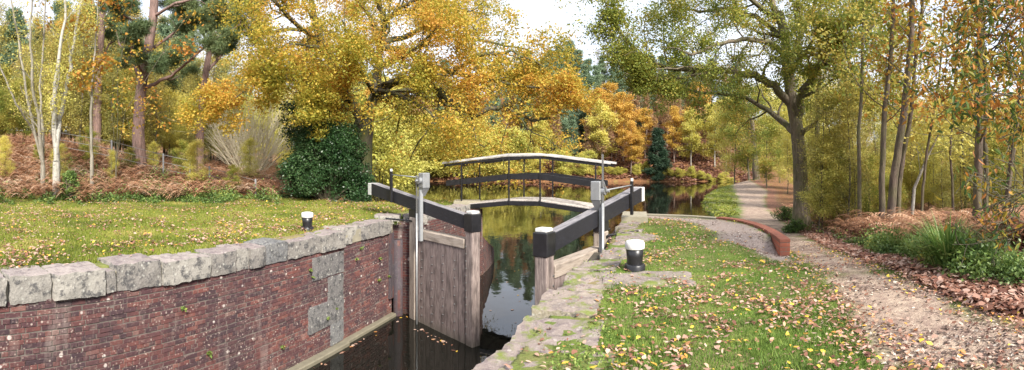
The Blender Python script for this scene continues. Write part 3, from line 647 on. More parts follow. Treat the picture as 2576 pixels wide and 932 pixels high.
# ------------------------------------------------------------------ lock gates
def gate(Mx, d, near, name_lab, labels, side):
    Mx = np.array(Mx); d = np.array(d) / np.linalg.norm(d); near = np.array(near) / np.linalg.norm(near)
    root = empty('lock_gate', (*Mx, 0), name_lab, 'lock gate', 'pair of wooden lock gates')
    X = x3(d); Y = x3(near); Z = np.array([0, 0, 1.0])
    def P(x, y, z): return np.array([Mx[0], Mx[1], 0]) + X * x + Y * y + Z * z
    def bx(name, mt, x0, x1, y0, y1, z0, z1, bev=.008):
        mb = MB(); mb.box(P((x0 + x1) / 2, (y0 + y1) / 2, (z0 + z1) / 2), X * (x1 - x0) / 2, Y * (y1 - y0) / 2, Z * (z1 - z0) / 2, bev); return mb.build(name, mt, root)
    pst = bx('mitre_post', M['post'], -.12, .14, -.125, .125, -3.2, .01, .02)
    hd = bx('post_cap', M['black'], -.14, .16, -.145, .145, .0, .41, .012)
    mb = MB(); mb.box(P(0.015, -.01, .445), X * .115, Y * .115, Z * .035, .015); cp = mb.build('cap_plate', M['white'], hd, world=False); cp.location = -hd.matrix_local.translation if False else (0, 0, 0)
    bx('heel_post', M['gate_top'], 2.30, 2.56, -.13, .13, -3.2, .12, .02)
    # planks: one boarded panel, every plank a little different
    mb = MB(); n = 9; w_ = (2.30 - .18) / n
    for i in range(n):
        o_ = rnd.uniform(-.006, .006); mb.box(P(.18 + w_ * (i + .5), .06 + o_, -1.8), Y * .045, X * (w_ / 2 - .006), Z * 1.42, .006)
    bx('top_rail', M['gate_top'], .18, 2.30, -.14, .13, -.42, -.19, .015)
    mb.build('planking', M['gate'], root)
    bx('rear_frame', M['gate'], .18, 2.30, -.14, .012, -3.2, -.43, .01)
    cs = [P(.18 + w_ * (i + .5) + .02, .108, -.7 - k * .21 - (i % 3) * .05) for i in (1, 3, 5, 7) for k in range(9)] + [P(.10, .125, -.35 - k * .17) for k in range(13)]
    mb = MB(); mb.tube([cs[0], cs[0] + Y * .016], .017, 6); b0 = mb.build('bolt', M['wire'], root)
    for c_ in cs[1:]:
        q = b0.copy(); COL.objects.link(q); q.parent = root; q.location = Vector(b0.location) + Vector((c_ - cs[0]).tolist())
    # balance beam, thicker towards its white tail
    mb = MB(); ring = []
    for (x, zt, zb, hy) in ((.15, .37, .05, .11), (2.4, .66, .33, .13), (4.72, .96, .60, .155)):
        ring.append([P(x, -hy, zb), P(x, hy, zb), P(x, hy, zt - .012), P(x, hy - .012, zt), P(x, -hy + .012, zt), P(x, -hy, zt - .012)])
    for a_, b_ in zip(ring[:-1], ring[1:]):
        l = np.linalg.norm(a_[0] - b_[0]); x0 = float((a_[0] - P(0, 0, 0)).dot(X))
        for j in range(6):
            q = (j + 1) % 6
            if j == 3: continue
            mb.quad(a_[j], a_[q], b_[q], b_[j], [(x0, j * .3), (x0, j * .3 + .3), (x0 + l, j * .3 + .3), (x0 + l, j * .3)])
    mb.poly(ring[0][::-1]); mb.poly(ring[-1])
    bm_ = mb.build('balance_beam', M['beam'], root)
    mt = MB()
    for a_, b_ in zip(ring[:-1], ring[1:]):
        x0 = float((a_[0] - P(0, 0, 0)).dot(X)); l = np.linalg.norm(a_[0] - b_[0]); mt.quad(a_[3], a_[4], b_[4], b_[3], [(x0, 0), (x0, .3), (x0 + l, .3), (x0 + l, 0)])
    q = mt.build('beam_top', M['beam_top'], bm_, world=False)
    mb = MB(); e = ring[-1]; k = [e[i] + X * .22 for i in range(6)]
    e2 = [c_ + (c_ - sum(e) / 6) * .015 for c_ in e]; k2 = [c_ + (c_ - sum(k) / 6) * .015 for c_ in k]
    for j in range(6): q = (j + 1) % 6; mb.quad(e2[j], e2[q], k2[q], k2[j])
    mb.poly(k2); mb.poly(e2[::-1]); mb.build('beam_end', M['white'], bm_, world=False)
    # handrail post and rod
    xh = labels['xh']
    zt, zb = labels['hr']
    hp = bx('handrail_post', M['black'], xh - .04, xh + .04, .17, .24, zb, zt, .01)
    mb = MB(); mb.tube([P(xh, .205, zt), P(xh, .205, zt + .07)], .035, 10); mb.build('post_tip', M['white'], hp, world=False)
    mb = MB(); mb.tube([P(xh - .02, .2, zt - .10), P(labels['xg'] + .05, .2, zt - .10 + labels['dz'])], .016, 8); mb.build('handrail', M['grey'], root, smooth=True)
    # paddle gear: channel stand, gear box, toothed rack, rod
    xg = labels['xg']; zbx = labels['box']
    bx('gear_stand', M['grey'], xg - .10, xg - .035, .15, .24, labels['stand'], zbx[0] + .05, .004)
    bx('gear_stand', M['grey'], xg - .035, xg + .0, .21, .235, labels['stand'], zbx[0] + .05, .003)
    gb = bx('gear_box', M['steel'], xg - .20, xg + .04, .0, .22, zbx[0] + .1, zbx[1], .015)
    mb = MB(); ctr = P(xg - .08, .20, (zbx[0] + zbx[1]) / 2 + .05)
    mb.tube([ctr, ctr + Y * .10], .085, 14); mb.tube([ctr + Y * .1, ctr + Y * .18], .03, 8)
    mb.tube([ctr + Y * .11 + X * -.02, ctr + Y * .12 + X * -.13 + Z * .17], [.022, .012], 6); mb.build('spindle', M['steel'], gb, world=False)
    mb = MB(); c0, c1, c2 = P(xg - .20, .22, zbx[0] + .1), P(xg + .04, .22, zbx[0] + .1), P(xg - .05, .16, zbx[0] - .12)
    mb.poly([c0, c1, c2]); mb.poly([c0 - Y * .2, c2 - Y * .1, c1 - Y * .2]); mb.quad(c0, c0 - Y * .2, c2 - Y * .1, c2); mb.quad(c1, c2, c2 - Y * .1, c1 - Y * .2); mb.build('gusset', M['steel'], gb, world=False)
    z0, z1 = labels['rack']; mb = MB(); xr = xg + .055 if side == 'l' else xg - .13
    mb.box(P(xr, .25, (z0 + z1) / 2), X * .014, Y * .014, Z * (z1 - z0) / 2)
    k = z0
    while k < z1 - .03: mb.box(P(xr + .018, .25, k + .02), X * .014, Y * .013, Z * .011); k += .045
    mb.build('rack', M['wire'], root)
    mb = MB(); mb.tube([P(xr, .25, -3.2), P(xr, .25, z0 + .02)], .026, 10); mb.build('paddle_rod', M['steel'], root, smooth=True)
    # collar strap holding the heel post to the stones
    mb = MB(); mb.tube([P(2.43 + .17 * math.cos(t), .17 * math.sin(t), .02) for t in np.linspace(-1.8, 1.8, 9)], .028, 6)
    for p2 in labels['straps']: mb.tube([P(2.5, .12 if p2[1] > 0 else -.12, .02), P(p2[0], p2[1], .03)], .026, 6)
    mb.build('collar_strap', M['black'], root)
    bx('beam_chock', M['black'], 2.27, 2.6, -.12, .12, .12, .33, .008)
    return root
# child-of-child meshes use world=False, so their parent (placed at -root) already carries the offset
gate((-.91, 11.15), (-.705, .709), (-.709, -.705), 'left lock gate with its full grey plank face showing and white-tipped black beam',
     dict(xh=3.4, hr=(1.36, .46), xg=1.94, dz=-.04, box=(.84, 1.34), stand=-.45, rack=(.25, 1.28), straps=((3.2, .5), (3.1, -.3))), 'l')
gate((.55, 8.24), (.565, .825), (.825, -.565), 'right lock gate with tall toothed rack, its beam reaching over the stone edge',
     dict(xh=3.82, hr=(1.16, .34), xg=2.08, dz=-.04, box=(.72, 1.22), stand=-.55, rack=(.75, 1.78), straps=((3.3, .55), (3.4, -.2))), 'r')

# ------------------------------------------------------------------ footbridge
br = empty('footbridge', (.6, 17.3, 0), 'small arched black footbridge with pale wooden handrails across the canal', 'footbridge')
NB = [(u_, r_) for u_, r_ in ((1112, 18.55), (1279, 17.42), (1358, 17.05), (1508, 16.55))]
nb = [np.array(pr(*q)) for q in NB]; zd = [-.05, .26, .27, .0]
acr = (nb[3] - nb[0]); acr = acr / np.linalg.norm(acr); bn = np.array([-acr[1], acr[0]]); WB = 1.6
# straighten onto one line
T = [float((q - nb[0]).dot(acr)) for q in nb]; nb = [nb[0] + acr * t for t in T]
def bp(t, off, dz): z = np.interp(t, T, zd); q = nb[0] + acr * t + bn * off; return np.array([q[0], q[1], z + dz])
mb = MB(); n = 56; Ltot = T[3]
for i in range(n):
    t0, t1 = Ltot * i / n, Ltot * (i + .9) / n; a_, b_ = bp(t0, 0, 0), bp(t1, 0, 0); d = (b_ - a_) / 2; up = np.cross(d / np.linalg.norm(d), x3(bn))
    mb.box((a_ + b_) / 2 + x3(bn) * WB / 2 - np.array([0, 0, .018]), d, x3(bn) * (WB / 2 + .04), np.array([0, 0, .018]), .003)
mb.build('deck', M['deck'], br)
def longbar(name, mt, off, dz0, dz1, hw, t0=None, t1=None, parent=br, bev=.006):
    ts = [t0 if t0 is not None else 0] + [q for q in T[1:3]] + [t1 if t1 is not None else T[3]]
    mb = MB()
    def zz(t): 
        if t < 0: return zd[0] + (zd[1] - zd[0]) / T[1] * t
        if t > T[3]: return zd[3] + (zd[3] - zd[2]) / (T[3] - T[2]) * (t - T[3])
        return np.interp(t, T, zd)
    for a_, b_ in zip(ts[:-1], ts[1:]):
        q0 = nb[0] + acr * a_ + bn * off; q1 = nb[0] + acr * b_ + bn * off
        p0 = np.array([*q0, zz(a_) + (dz0 + dz1) / 2]); p1 = np.array([*q1, zz(b_) + (dz0 + dz1) / 2]); 
        mb.box((p0 + p1) / 2, (p1 - p0) / 2, x3(bn) * hw, np.array([0, 0, (dz1 - dz0) / 2]), bev)
    return mb.build(name, mt, parent)
longbar('beam', M['black'], 0.0, -.20, -.04, .05); longbar('beam', M['black'], WB, -.20, -.04, .05)
for off in (0.0, WB):
    longbar('handrail', M['rail'], off, 1.60, 1.68, .085, .04, T[3] + .38)
    longbar('upper_rail', M['black'], off, 1.49, 1.578, .03, .1, T[3] + .3)
    longbar('middle_rail', M['black'], off, .74, .95, .03, .18, T[3] + .05)
    tp = [float((np.array(pr(u_, 17.3 + (1279 - u_) * .0045)) - nb[0]).dot(acr)) for u_ in (1153, 1279, 1358, 1496)]
    for t in tp:
        base = bp(t, off, -.15); sg = -1 if off == 0 else 1; mb = MB()
        mb.box(base + x3(bn) * sg * .055 + np.array([0, 0, .86]), x3(acr) * .026, x3(bn) * .022, (0, 0, .86), .003); mb.build('post', M['black'], br)

# ------------------------------------------------------------------ bollards
def bollard(u_, v_, s, lab):
    x, y, _ = pz(u_, v_, 0); z = zg(x, y) + .0
    r0 = empty('bollard', (x, y, z), lab, 'bollard', 'iron mooring bollards')
    mb = MB(); mb.lathe((0, 0, 0), [(.155 * s, -.1), (.158 * s, .075 * s), (.145 * s, .095 * s), (.118 * s, .1 * s)], 28); mb.build('foot_ring', M['black'], r0, True, False)
    mb = MB(); mb.lathe((0, 0, 0), [(.115 * s, .08 * s), (.122 * s, .2 * s), (.134 * s, .34 * s)], 28); mb.build('body', M['black'], r0, True, False)
    mb = MB(); mb.lathe((0, 0, 0), [(.136 * s, .318 * s), (.147 * s, .325 * s), (.146 * s, .405 * s), (.13 * s, .437 * s), (.06 * s, .45 * s), (0.005, .452 * s)], 28)
    o = mb.build('cap', M['white'], r0, True, False)
    for o_ in (o,): 
        m_ = o_.modifiers.new('b', 'BEVEL'); m_.width = .004
    return r0
bollard(1597, 681, 1.0, 'larger black bollard with white cap on the green lawn by the mossy stones')
bollard(773, 580, .98, 'black bollard with white cap on the grass behind the red brick lock wall')
# trodden mound of earth beside the right bollard
o = rock_obj('stone_slab', M['stone_r'], None, v3(pz(1630, 705, 0)[:2], -.045), x3((.62, -.12)), x3((.10, .40)), (0, 0, .075), 91, amp=.03, rnd=.3)
tag(o, 'worn flat stone sunk in the lawn at the foot of the larger bollard', 'stone slab')

# ------------------------------------------------------------------ plants: generators
def rand_dirs(n, R, up=0.0):
    v = R.normal(size=(n, 3)); v[:, 2] += up; return v / np.linalg.norm(v, axis=1)[:, None]
def leaves(C, R, L0, L1, wr=.6, flat=.4, droop=0.0):
    """rhombic leaves at centres C"""
    n = len(C); nrm = rand_dirs(n, R); nrm[:, 2] = nrm[:, 2] * (1 - flat) + flat * np.sign(nrm[:, 2] + 1e-6)
    nrm /= np.linalg.norm(nrm, axis=1)[:, None]; a = np.cross(nrm, rand_dirs(n, R)); a /= np.linalg.norm(a, axis=1)[:, None] + 1e-9
    a[:, 2] -= droop; a /= np.linalg.norm(a, axis=1)[:, None]; b = np.cross(nrm, a)
    l = R.uniform(L0, L1, n)[:, None] / 2; w_ = l * wr
    f = nrm * l * .25
    return np.stack([C - a * l, C + b * w_ + f - a * l * .1, C + a * l, C - b * w_ + f - a * l * .1], 1).reshape(-1, 3)
def needles(C, D, R, L0, L1, w=.03):
    n = len(C); d = rand_dirs(n, R) + D * .8; d[:, 2] += .25; d /= np.linalg.norm(d, axis=1)[:, None]
    s = np.cross(d, rand_dirs(n, R)); s /= np.linalg.norm(s, axis=1)[:, None] + 1e-9; l = R.uniform(L0, L1, n)[:, None]
    return np.stack([C - s * w / 2, C + s * w / 2, C + d * l + s * w * .3, C + d * l - s * w * .3], 1).reshape(-1, 3)
class Skel:
    def __init__(s, seed): s.R = np.random.RandomState(seed); s.pl = []; s.tips = []; s.tdir = []
    def limb(s, P, r0, r1, pw=1.0):
        P = [np.array(p, float) for p in P]; t = np.linspace(0, 1, len(P)); s.pl.append((P, list(r0 + (r1 - r0) * t ** pw)))
    def grow(s, p, d, L, r, lvl, top, P):
        R = s.R; nseg = max(3, int(L / P.get('seg', .5))); nseg = min(nseg, 9); d = np.array(d, float); d /= np.linalg.norm(d)
        pts = [np.array(p, float)]; w = P.get('wander', .25); tr = P.get('trop', .05)
        for i in range(nseg):
            d = d + R.normal(size=3) * w / math.sqrt(nseg) * 1.2; d[2] += tr; d /= np.linalg.norm(d); pts.append(pts[-1] + d * L / nseg)
        rr_ = np.linspace(r, max(r * .35, .006), nseg + 1); s.pl.append((pts, list(rr_)))
        s.sub(pts, rr_, L, lvl, top, P)
    def sub(s, pts, rr_, L, lvl, top, P, t0=.25):
        R = s.R
        if lvl >= top:
            for i in range(len(pts) // 3, len(pts)): s.tips.append(pts[i]); dd = pts[i] - pts[i - 1]; s.tdir.append(dd / (np.linalg.norm(dd) + 1e-9))
            return
        if lvl == top - 1 and P.get('inner', 1):
            for i in range(len(pts) // 2, len(pts)): s.tips.append(pts[i]); dd = pts[i] - pts[i - 1]; s.tdir.append(dd / (np.linalg.norm(dd) + 1e-9))
        nb_ = P['nb'][lvl] if isinstance(P['nb'], (list, tuple)) else P['nb']; n = len(pts) - 1
        for k in range(nb_):
            t = t0 + (1 - t0) * (k + R.rand()) / nb_; i = min(int(t * n), n - 1); f = t * n - i; q = pts[i] * (1 - f) + pts[i + 1] * f
            d0 = pts[i + 1] - pts[i]; d0 /= np.linalg.norm(d0) + 1e-9; ang_ = math.radians(R.uniform(*P.get('ang', (35, 65))))
            e = np.cross(d0, R.normal(size=3)); e /= np.linalg.norm(e) + 1e-9; d1 = d0 * math.cos(ang_) + e * math.sin(ang_)
            d1[2] *= P.get('flat', 1.0)
            s.grow(q, d1, L * R.uniform(*P.get('len', (.4, .65))) * (1 - .35 * t), max(float(rr_[i]) * P.get('rs', .5), .008), lvl + 1, top, P)
    def tubes(s, name, mt, parent, nside=None, world=True, rmin=0.0):
        Vs = []; Fs = []; base = 0
        for P, rr_ in s.pl:
            if rr_[0] < rmin: continue
            P = np.array(P); n = len(P); k = 10 if rr_[0] > .15 else (6 if rr_[0] > .04 else 3)
            D = np.gradient(P, axis=0); D /= np.linalg.norm(D, axis=1)[:, None] + 1e-9
            ref = np.array([.3, .2, .93]) if abs(D[0][2]) < .9 else np.array([1., .1, 0]); A = np.cross(D, ref); A /= np.linalg.norm(A, axis=1)[:, None] + 1e-9; B = np.cross(D, A)
            t = np.arange(k) * 2 * math.pi / k; r_ = np.array(rr_)[:, None, None]
            V = P[:, None, :] + r_ * (A[:, None, :] * np.cos(t)[None, :, None] + B[:, None, :] * np.sin(t)[None, :, None])
            V = V.reshape(-1, 3); i_ = np.arange(n - 1)[:, None] * k; j_ = np.arange(k)[None, :]; jn = (j_ + 1) % k
            f = np.stack([i_ + j_, i_ + jn, i_ + k + jn, i_ + k + j_], -1).reshape(-1, 4) + base
            Vs.append(V); Fs.append(f); base += len(V)
        o = npmesh(name, np.concatenate(Vs), 4, mt, parent, None, world, np.concatenate(Fs)); o.data.polygons.foreach_set('use_smooth', [True] * len(o.data.polygons)); return o
    def foliage(s, n, R, sig, zs=.6):
        T_ = np.array(s.tips); D_ = np.array(s.tdir); i = R.randint(0, len(T_), n); return T_[i] + R.normal(size=(n, 3)) * np.array([sig, sig, sig * zs]), D_[i], i
def lvals(C, R, i=None, sc=1.6, mixr=.5, lo=0, hi=1):
    g_ = fbm(C[:, 0] + C[:, 2] * .7, C[:, 1] + C[:, 2] * .5, sc, 2); g_ = np.clip((g_ - .5) * 1.6 + .5, 0, 1)
    v = g_ * (1 - mixr) + R.rand(len(C)) * mixr; return np.repeat(lo + (hi - lo) * v, 4)
def crown(name, sk, n, mt, parent, L0, L1, sig, R, kind='leaf', world=True, lo=0, hi=1, **k):
    C, D, i = sk.foliage(n, R, sig)
    V = leaves(C, R, L0, L1, **k) if kind == 'leaf' else needles(C, D, R, L0, L1, k.get('w', .03))
    return npmesh(name, V, 4, mt, parent, {'lv': lvals(C, R, lo=lo, hi=hi)}, world)

def traced_tree(name, lab, cat, base, trunk, limbs, P, seed, bark, leafmat, nleaf, L0, L1, sig, top=3, leafkw={}, rmin=0.012, sub_from=None, subL=.75):
    root = empty(name, base, lab, cat); sk = Skel(seed)
    (tp, r0, r1) = trunk; tp = [np.array(q) for q in tp]; sk.limb(tp, r0, r1); sk.pl[-1][1][0] *= 1.3; sk.pl[-1][1][1] *= 1.12
    R = sk.R
    for (lp, a, b_) in limbs:
        pts = [np.array(q) for q in lp]; fine = []
        for i in range(len(pts) - 1):
            for k in range(4):
                t = k / 4; fine.append(pts[i] * (1 - t) + pts[i + 1] * t + (R.normal(size=3) * a * .22 if (i or k) else 0))
        fine.append(pts[-1]); rr_ = np.linspace(a, b_, len(fine)); sk.pl.append((fine, list(rr_)))
        Ln = sum(np.linalg.norm(pts[i + 1] - pts[i]) for i in range(len(pts) - 1))
        sk.sub(fine, rr_, max(Ln * subL, 2.2) , 0, top, P, .18)
    sk.tubes('trunk', bark, root, rmin=rmin)
    crown('crown', sk, nleaf, leafmat, root, L0, L1, sig, np.random.RandomState(seed + 1), **leafkw)
    return root
def tr(pts, r0):  # traced (u, v, depth offset) -> world
    return [prv(q[0], q[1], r0 + (q[2] if len(q) > 2 else 0)) for q in pts]

# left oak, golden
r = 23.5
limbs = [
 (tr([(918, 335), (905, 290, .5), (883, 258, .2), (863, 222, -.5), (845, 170, -1), (815, 110, -1.5), (790, 40, -2), (770, -40, -2)], r), .30, .09),
 (tr([(922, 320), (935, 270), (948, 220), (953, 170), (956, 110), (965, 50), (950, -30), (960, -110)], r), .30, .10),
 (tr([(955, 120), (1008, 122, -1), (1058, 150, -2), (1133, 182, -3), (1200, 195, -4), (1270, 200, -4)], r), .16, .05),
 (tr([(945, 235), (1008, 200, -1.5), (1053, 190, -2.5), (1108, 232, -3), (1153, 272, -3.5), (1200, 290, -4), (1266, 262, -4), (1331, 298, -4), (1385, 296, -4)], r), .21, .05),
 (tr([(940, 255), (1018, 225, 1), (1083, 246, 1.8), (1148, 275, 2), (1190, 318, 2)], r), .16, .05),
 (tr([(958, 105), (1028, 90, 1), (1063, 66, 1.5), (1158, 92, 2), (1250, 110, 2.5), (1330, 125, 2)], r), .16, .04),
 (tr([(960, 60), (1010, 20, -1), (1080, -20, -2), (1150, -60, -2)], r), .14, .05),
 (tr([(953, 160), (908, 102, 1), (853, 100, 1.5), (808, 70, 2), (708, 76, 2), (648, 90, 2), (600, 50, 2)], r), .17, .05),
 (tr([(866, 228), (800, 212, -1.5), (740, 190, -2.5), (690, 205, -3), (640, 215, -3.3)], r), .15, .05),
 (tr([(690, 205, -3), (610, 232, -3.5), (560, 270, -3.5), (515, 300, -3.5)], r), .05, .02),
 (tr([(850, 180), (790, 150, 1), (720, 140, 2), (660, 160, 2.5)], r), .13, .04),
 (tr([(815, 110), (740, 60, -3), (690, 0, -4), (660, -50, -4)], r), .12, .04),
 (tr([(956, 110), (930, 40, 2.5), (890, -30, 3.5)], r), .14, .05),
 (tr([(968, 50), (1060, 10, 2.5), (1140, 20, 3.5), (1230, 40, 3)], r), .12, .04),
 (tr([(945, 225), (1010, 240, -3), (1060, 270, -4.5), (1100, 300, -5)], r), .11, .03),
 (tr([(870, 235), (830, 245, -3), (790, 262, -4)], r), .10, .03),
 (tr([(855, 190), (800, 120, -3), (740, 110, -4), (690, 130, -5)], r), .10, .03),
 (tr([(945, 240), (900, 170, -3.5), (880, 110, -4.5), (860, 50, -5)], r), .11, .03),
 (tr([(955, 170), (1000, 150, -3.5), (1060, 110, -4.5), (1110, 60, -5)], r), .10, .03),
 (tr([(1133, 182, -3), (1200, 140, -4), (1290, 130, -4.5), (1370, 170, -4.5)], r), .10, .03),
 (tr([(1200, 195, -4), (1300, 215, -4.5), (1390, 225, -4.5), (1440, 240, -4.5)], r), .07, .02),
]
x0, y0 = pr(908, r); zb = zg(x0, y0)
PO = dict(nb=[11, 7, 4], ang=(30, 80), len=(.36, .72), rs=.42, wander=.55, trop=.0, seg=.35, flat=.85)
TREES = []
def oaks():
    a = traced_tree('oak_tree', 'spreading oak with golden orange leaves rising behind the holly bush', 'tree', (x0, y0, zb),
        ([(x0 - .1, y0, min(zb, -.4)), prv(910, 400, r), prv(916, 350, r), prv(922, 315, r)], .50, .38), limbs, PO, 11, M['bark_moss'], M['oak'], 145000, .07, .15, .19, top=3, rmin=.011)
    R2_ = 22.8
    l2 = [
     (tr([(1990, 262), (1945, 215, -.5), (1900, 190, -1), (1822, 176, -1.5), (1700, 172, -2), (1640, 165, -2), (1590, 120, -2), (1550, 60, -2)], R2_), .22, .04),
     (tr([(2002, 335), (1960, 300, 1), (1930, 275, 1.5), (1860, 240, 2), (1760, 230, 2.5), (1690, 215, 2.5)], R2_), .18, .04),
     (tr([(1984, 150), (1935, 105, -1.5), (1880, 98, -2.5), (1822, 108, -3), (1740, 137, -3.5), (1690, 120, -3.5)], R2_), .14, .03),
     (tr([(2008, 310), (2012, 245, -.5), (2060, 170, -1.5), (2130, 135, -2), (2195, 62, -2), (2270, 15, -2)], R2_), .23, .07),
     (tr([(2014, 345), (2070, 285, -1), (2120, 250, -2), (2175, 240, -2.5), (2240, 232, -3)], R2_), .13, .03),
     (tr([(1984, 200), (1978, 120), (1960, 50), (1935, -20), (1910, -100)], R2_), .24, .10),
     (tr([(1982, 170), (2020, 80, 1), (2050, 10, 1.5), (2070, -70, 2)], R2_), .18, .08),
     (tr([(1975, 100), (1900, 40, 1), (1830, 20, 2), (1760, 30, 2.5), (1700, 20, 2.5)], R2_), .14, .04),
     (tr([(1965, 60), (1880, -10, -2), (1790, -30, -3), (1700, -20, -3.5)], R2_), .14, .04),
     (tr([(1822, 176, -1.5), (1740, 190, -2.5), (1670, 200, -3), (1620, 185, -3)], R2_), .08, .02),
     (tr([(1640, 165, -2), (1600, 170, -2), (1570, 100, -2.5), (1530, 40, -3)], R2_), .06, .02),
     (tr([(2060, 170, -1.5), (2100, 100, -3), (2150, 50, -4), (2190, -10, -4)], R2_), .12, .04),
     (tr([(2040, 200, -1), (2110, 185, 1), (2180, 150, 2), (2250, 120, 2)], R2_), .10, .03),
     (tr([(1985, 190), (2030, 130, -3), (2060, 60, -4)], R2_), .12, .04),
    ]
    x1, y1 = pr(2016, R2_); z1 = zg(x1, y1)
    b_ = traced_tree('oak_tree', 'large green oak with thick mossy trunk right of the towpath', 'tree', (x1, y1, z1),
        ([(x1, y1, z1 - .3), prv(2016, 540, R2_), prv(2015, 500, R2_), prv(2012, 400, R2_), prv(2004, 320, R2_), prv(1988, 230, R2_), prv(1983, 160, R2_), prv(1974, 90, R2_), prv(1960, 30, R2_)], .43, .20), l2, PO, 23, M['bark_oak'], M['oak_green'], 112000, .07, .14, .18, top=3, rmin=.011)
oaks()

# generic tree prototypes: built at the origin, copied afterwards (trunk and crown share their meshes)
def generic(name, cat, seed, Ht, r0, cb, spread, bark, lm, nleaf, L0, L1, sig, kind='leaf', stems=1, top=2, nlimb=16, shape='round', lean=0.02, lo=0, hi=1, w=.03, bare_r=.012, nbs=(4, 3), asc=.5):
    root = empty(name, (0, 0, 0), None, cat); sk = Skel(seed); R = sk.R
    for s_ in range(stems):
        an = R.uniform(0, 6.28); le = lean if stems == 1 else R.uniform(.08, .22); off = np.array([math.cos(an), math.sin(an), 0])
        hh = Ht * (1 if s_ == 0 else R.uniform(.75, 1)); n = 12; pts = []
        for i in range(n + 1):
            t = i / n; pts.append(off * (.15 * (stems > 1) + le * hh * t) + np.array([math.sin(t * 5 + an) * .012 * hh, math.cos(t * 4 + an) * .012 * hh, hh * t - .3]) )
        rr_ = [r0 * (1 - t_ / n * .86) * (1.25 if t_ == 0 else 1) for t_ in range(n + 1)]; sk.pl.append((pts, rr_))
        nl = nlimb // stems
        for k in range(nl):
            t = cb + (1 - cb) * (k + R.rand()) / nl; i = min(int(t * n), n - 1); q = pts[i] + (pts[i + 1] - pts[i]) * (t * n - i); a = R.uniform(0, 6.28) if kind != 'x' else 0
            tt = (t - cb) / (1 - cb + 1e-6)
            prof_ = {'round': math.sin(math.pi * (.15 + .8 * tt)) ** .7, 'cone': 1.05 - tt, 'dome': (1 - tt ** 2.2) * .9 + .15, 'top': .55 + .45 * math.sin(math.pi * tt)}[shape]
            L_ = spread * prof_ * R.uniform(.75, 1.15); d = (math.cos(a), math.sin(a), asc * R.uniform(.4, 1.3) - (.25 if shape == 'cone' else 0))
            sk.grow(q, d, max(L_, .4), max(r0 * .32 * (1 - .7 * tt), .012), 0, top, dict(nb=list(nbs) + [2], ang=(30, 65), len=(.4, .65), rs=.45, wander=.35, trop=.05 if shape != 'cone' else -.02, seg=.5))
    sk.tubes('trunk', bark, root, world=False, rmin=bare_r)
    if nleaf: crown('crown', sk, nleaf, lm, root, L0, L1, sig, np.random.RandomState(seed + 5), kind=kind, world=False, lo=lo, hi=hi, **({'w': w} if kind != 'leaf' else {}))
    return root
def place(proto, x, y, s, lab, group=None, rz=None, sz=None, z=None, name=None):
    r_ = proto if not proto.get('_used') else proto.copy()
    if proto.get('_used'):
        COL.objects.link(r_)
        for ch in PCH[proto.name]:
            c_ = ch.copy(); COL.objects.link(c_); c_.parent = r_
        r_['_used'] = 0; del r_['_used']
    else: proto['_used'] = 1; PCH[proto.name] = list(proto.children)
    r_.location = (x, y, (zg(x, y) if z is None else z)); r_.rotation_euler = (0, 0, rnd.uniform(0, 6.28) if rz is None else rz)
    r_.scale = (s, s, s * (sz or 1)); r_['label'] = lab
    if group: r_['group'] = group
    elif 'group' in r_: del r_['group']
    return r_
PCH = {}
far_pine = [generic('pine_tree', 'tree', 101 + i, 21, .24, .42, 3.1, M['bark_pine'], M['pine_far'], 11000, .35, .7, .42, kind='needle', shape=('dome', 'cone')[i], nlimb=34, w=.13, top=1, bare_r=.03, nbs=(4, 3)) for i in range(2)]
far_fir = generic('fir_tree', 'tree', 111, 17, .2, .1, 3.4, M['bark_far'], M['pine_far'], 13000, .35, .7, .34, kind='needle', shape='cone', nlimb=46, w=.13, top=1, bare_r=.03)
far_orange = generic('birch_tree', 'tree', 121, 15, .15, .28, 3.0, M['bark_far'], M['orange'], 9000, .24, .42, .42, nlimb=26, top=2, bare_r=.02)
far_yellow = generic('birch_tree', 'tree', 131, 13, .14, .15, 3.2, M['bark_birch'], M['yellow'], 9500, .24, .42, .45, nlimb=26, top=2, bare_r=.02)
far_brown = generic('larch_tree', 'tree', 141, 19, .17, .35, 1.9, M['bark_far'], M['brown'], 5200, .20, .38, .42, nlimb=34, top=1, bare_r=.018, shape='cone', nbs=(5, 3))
far_bare = generic('bare_tree', 'tree', 151, 20, .17, .45, 2.6, bark_mat('bare_bark', (.22, .15, .14), (.42, .33, .33)), M['brown'], 700, .2, .3, .4, nlimb=30, top=2, bare_r=.0, shape='round', asc=1.0)
yellow_bush = generic('willow_bush', 'bush', 161, 6.5, .07, .08, 2.6, M['bark_grey'], M['yellow'], 12000, .17, .30, .34, nlimb=44, stems=5, top=2, bare_r=.015)
slim = generic('slim_tree', 'tree', 195, 14, .11, .12, 2.1, M['bark_grey'], M['olive'], 7000, .11, .2, .42, nlimb=36, top=2, bare_r=.006, asc=.9)
yew = generic('yew_tree', 'tree', 171, 8, .22, .04, 2.2, M['bark_far'], M['yew'], 15000, .25, .5, .22, kind='needle', shape='cone', nlimb=60, w=.1, top=1, bare_r=.04)
wood_yellow = generic('birch_tree', 'tree', 181, 11, .10, .18, 2.6, M['bark_grey'], M['yellow'], 16000, .10, .18, .36, nlimb=34, top=2, bare_r=.010)
wood_green = generic('oak_sapling', 'tree', 191, 9, .11, .12, 2.6, M['bark_grey'], M['oak_green'], 15000, .11, .19, .34, nlimb=32, top=2, bare_r=.010)

F_G = 'trees on the wooded hill beyond the basin'
LB = {'pine': 'tall green pine among the trees on the hill beyond the basin', 'fir': 'bushy green fir among the trees on the hill beyond the basin', 'orange': 'orange-leaved birch among the trees on the hill beyond the basin',
      'yellow': 'yellow-leaved birch among the trees on the hill beyond the basin', 'brown': 'slim rusty brown larch among the trees on the hill beyond the basin', 'bare': 'bare pinkish-grey tree among the pines high on the hill'}
def hill(u_, r_): return pr(u_, r_)
RH = random.Random(9)
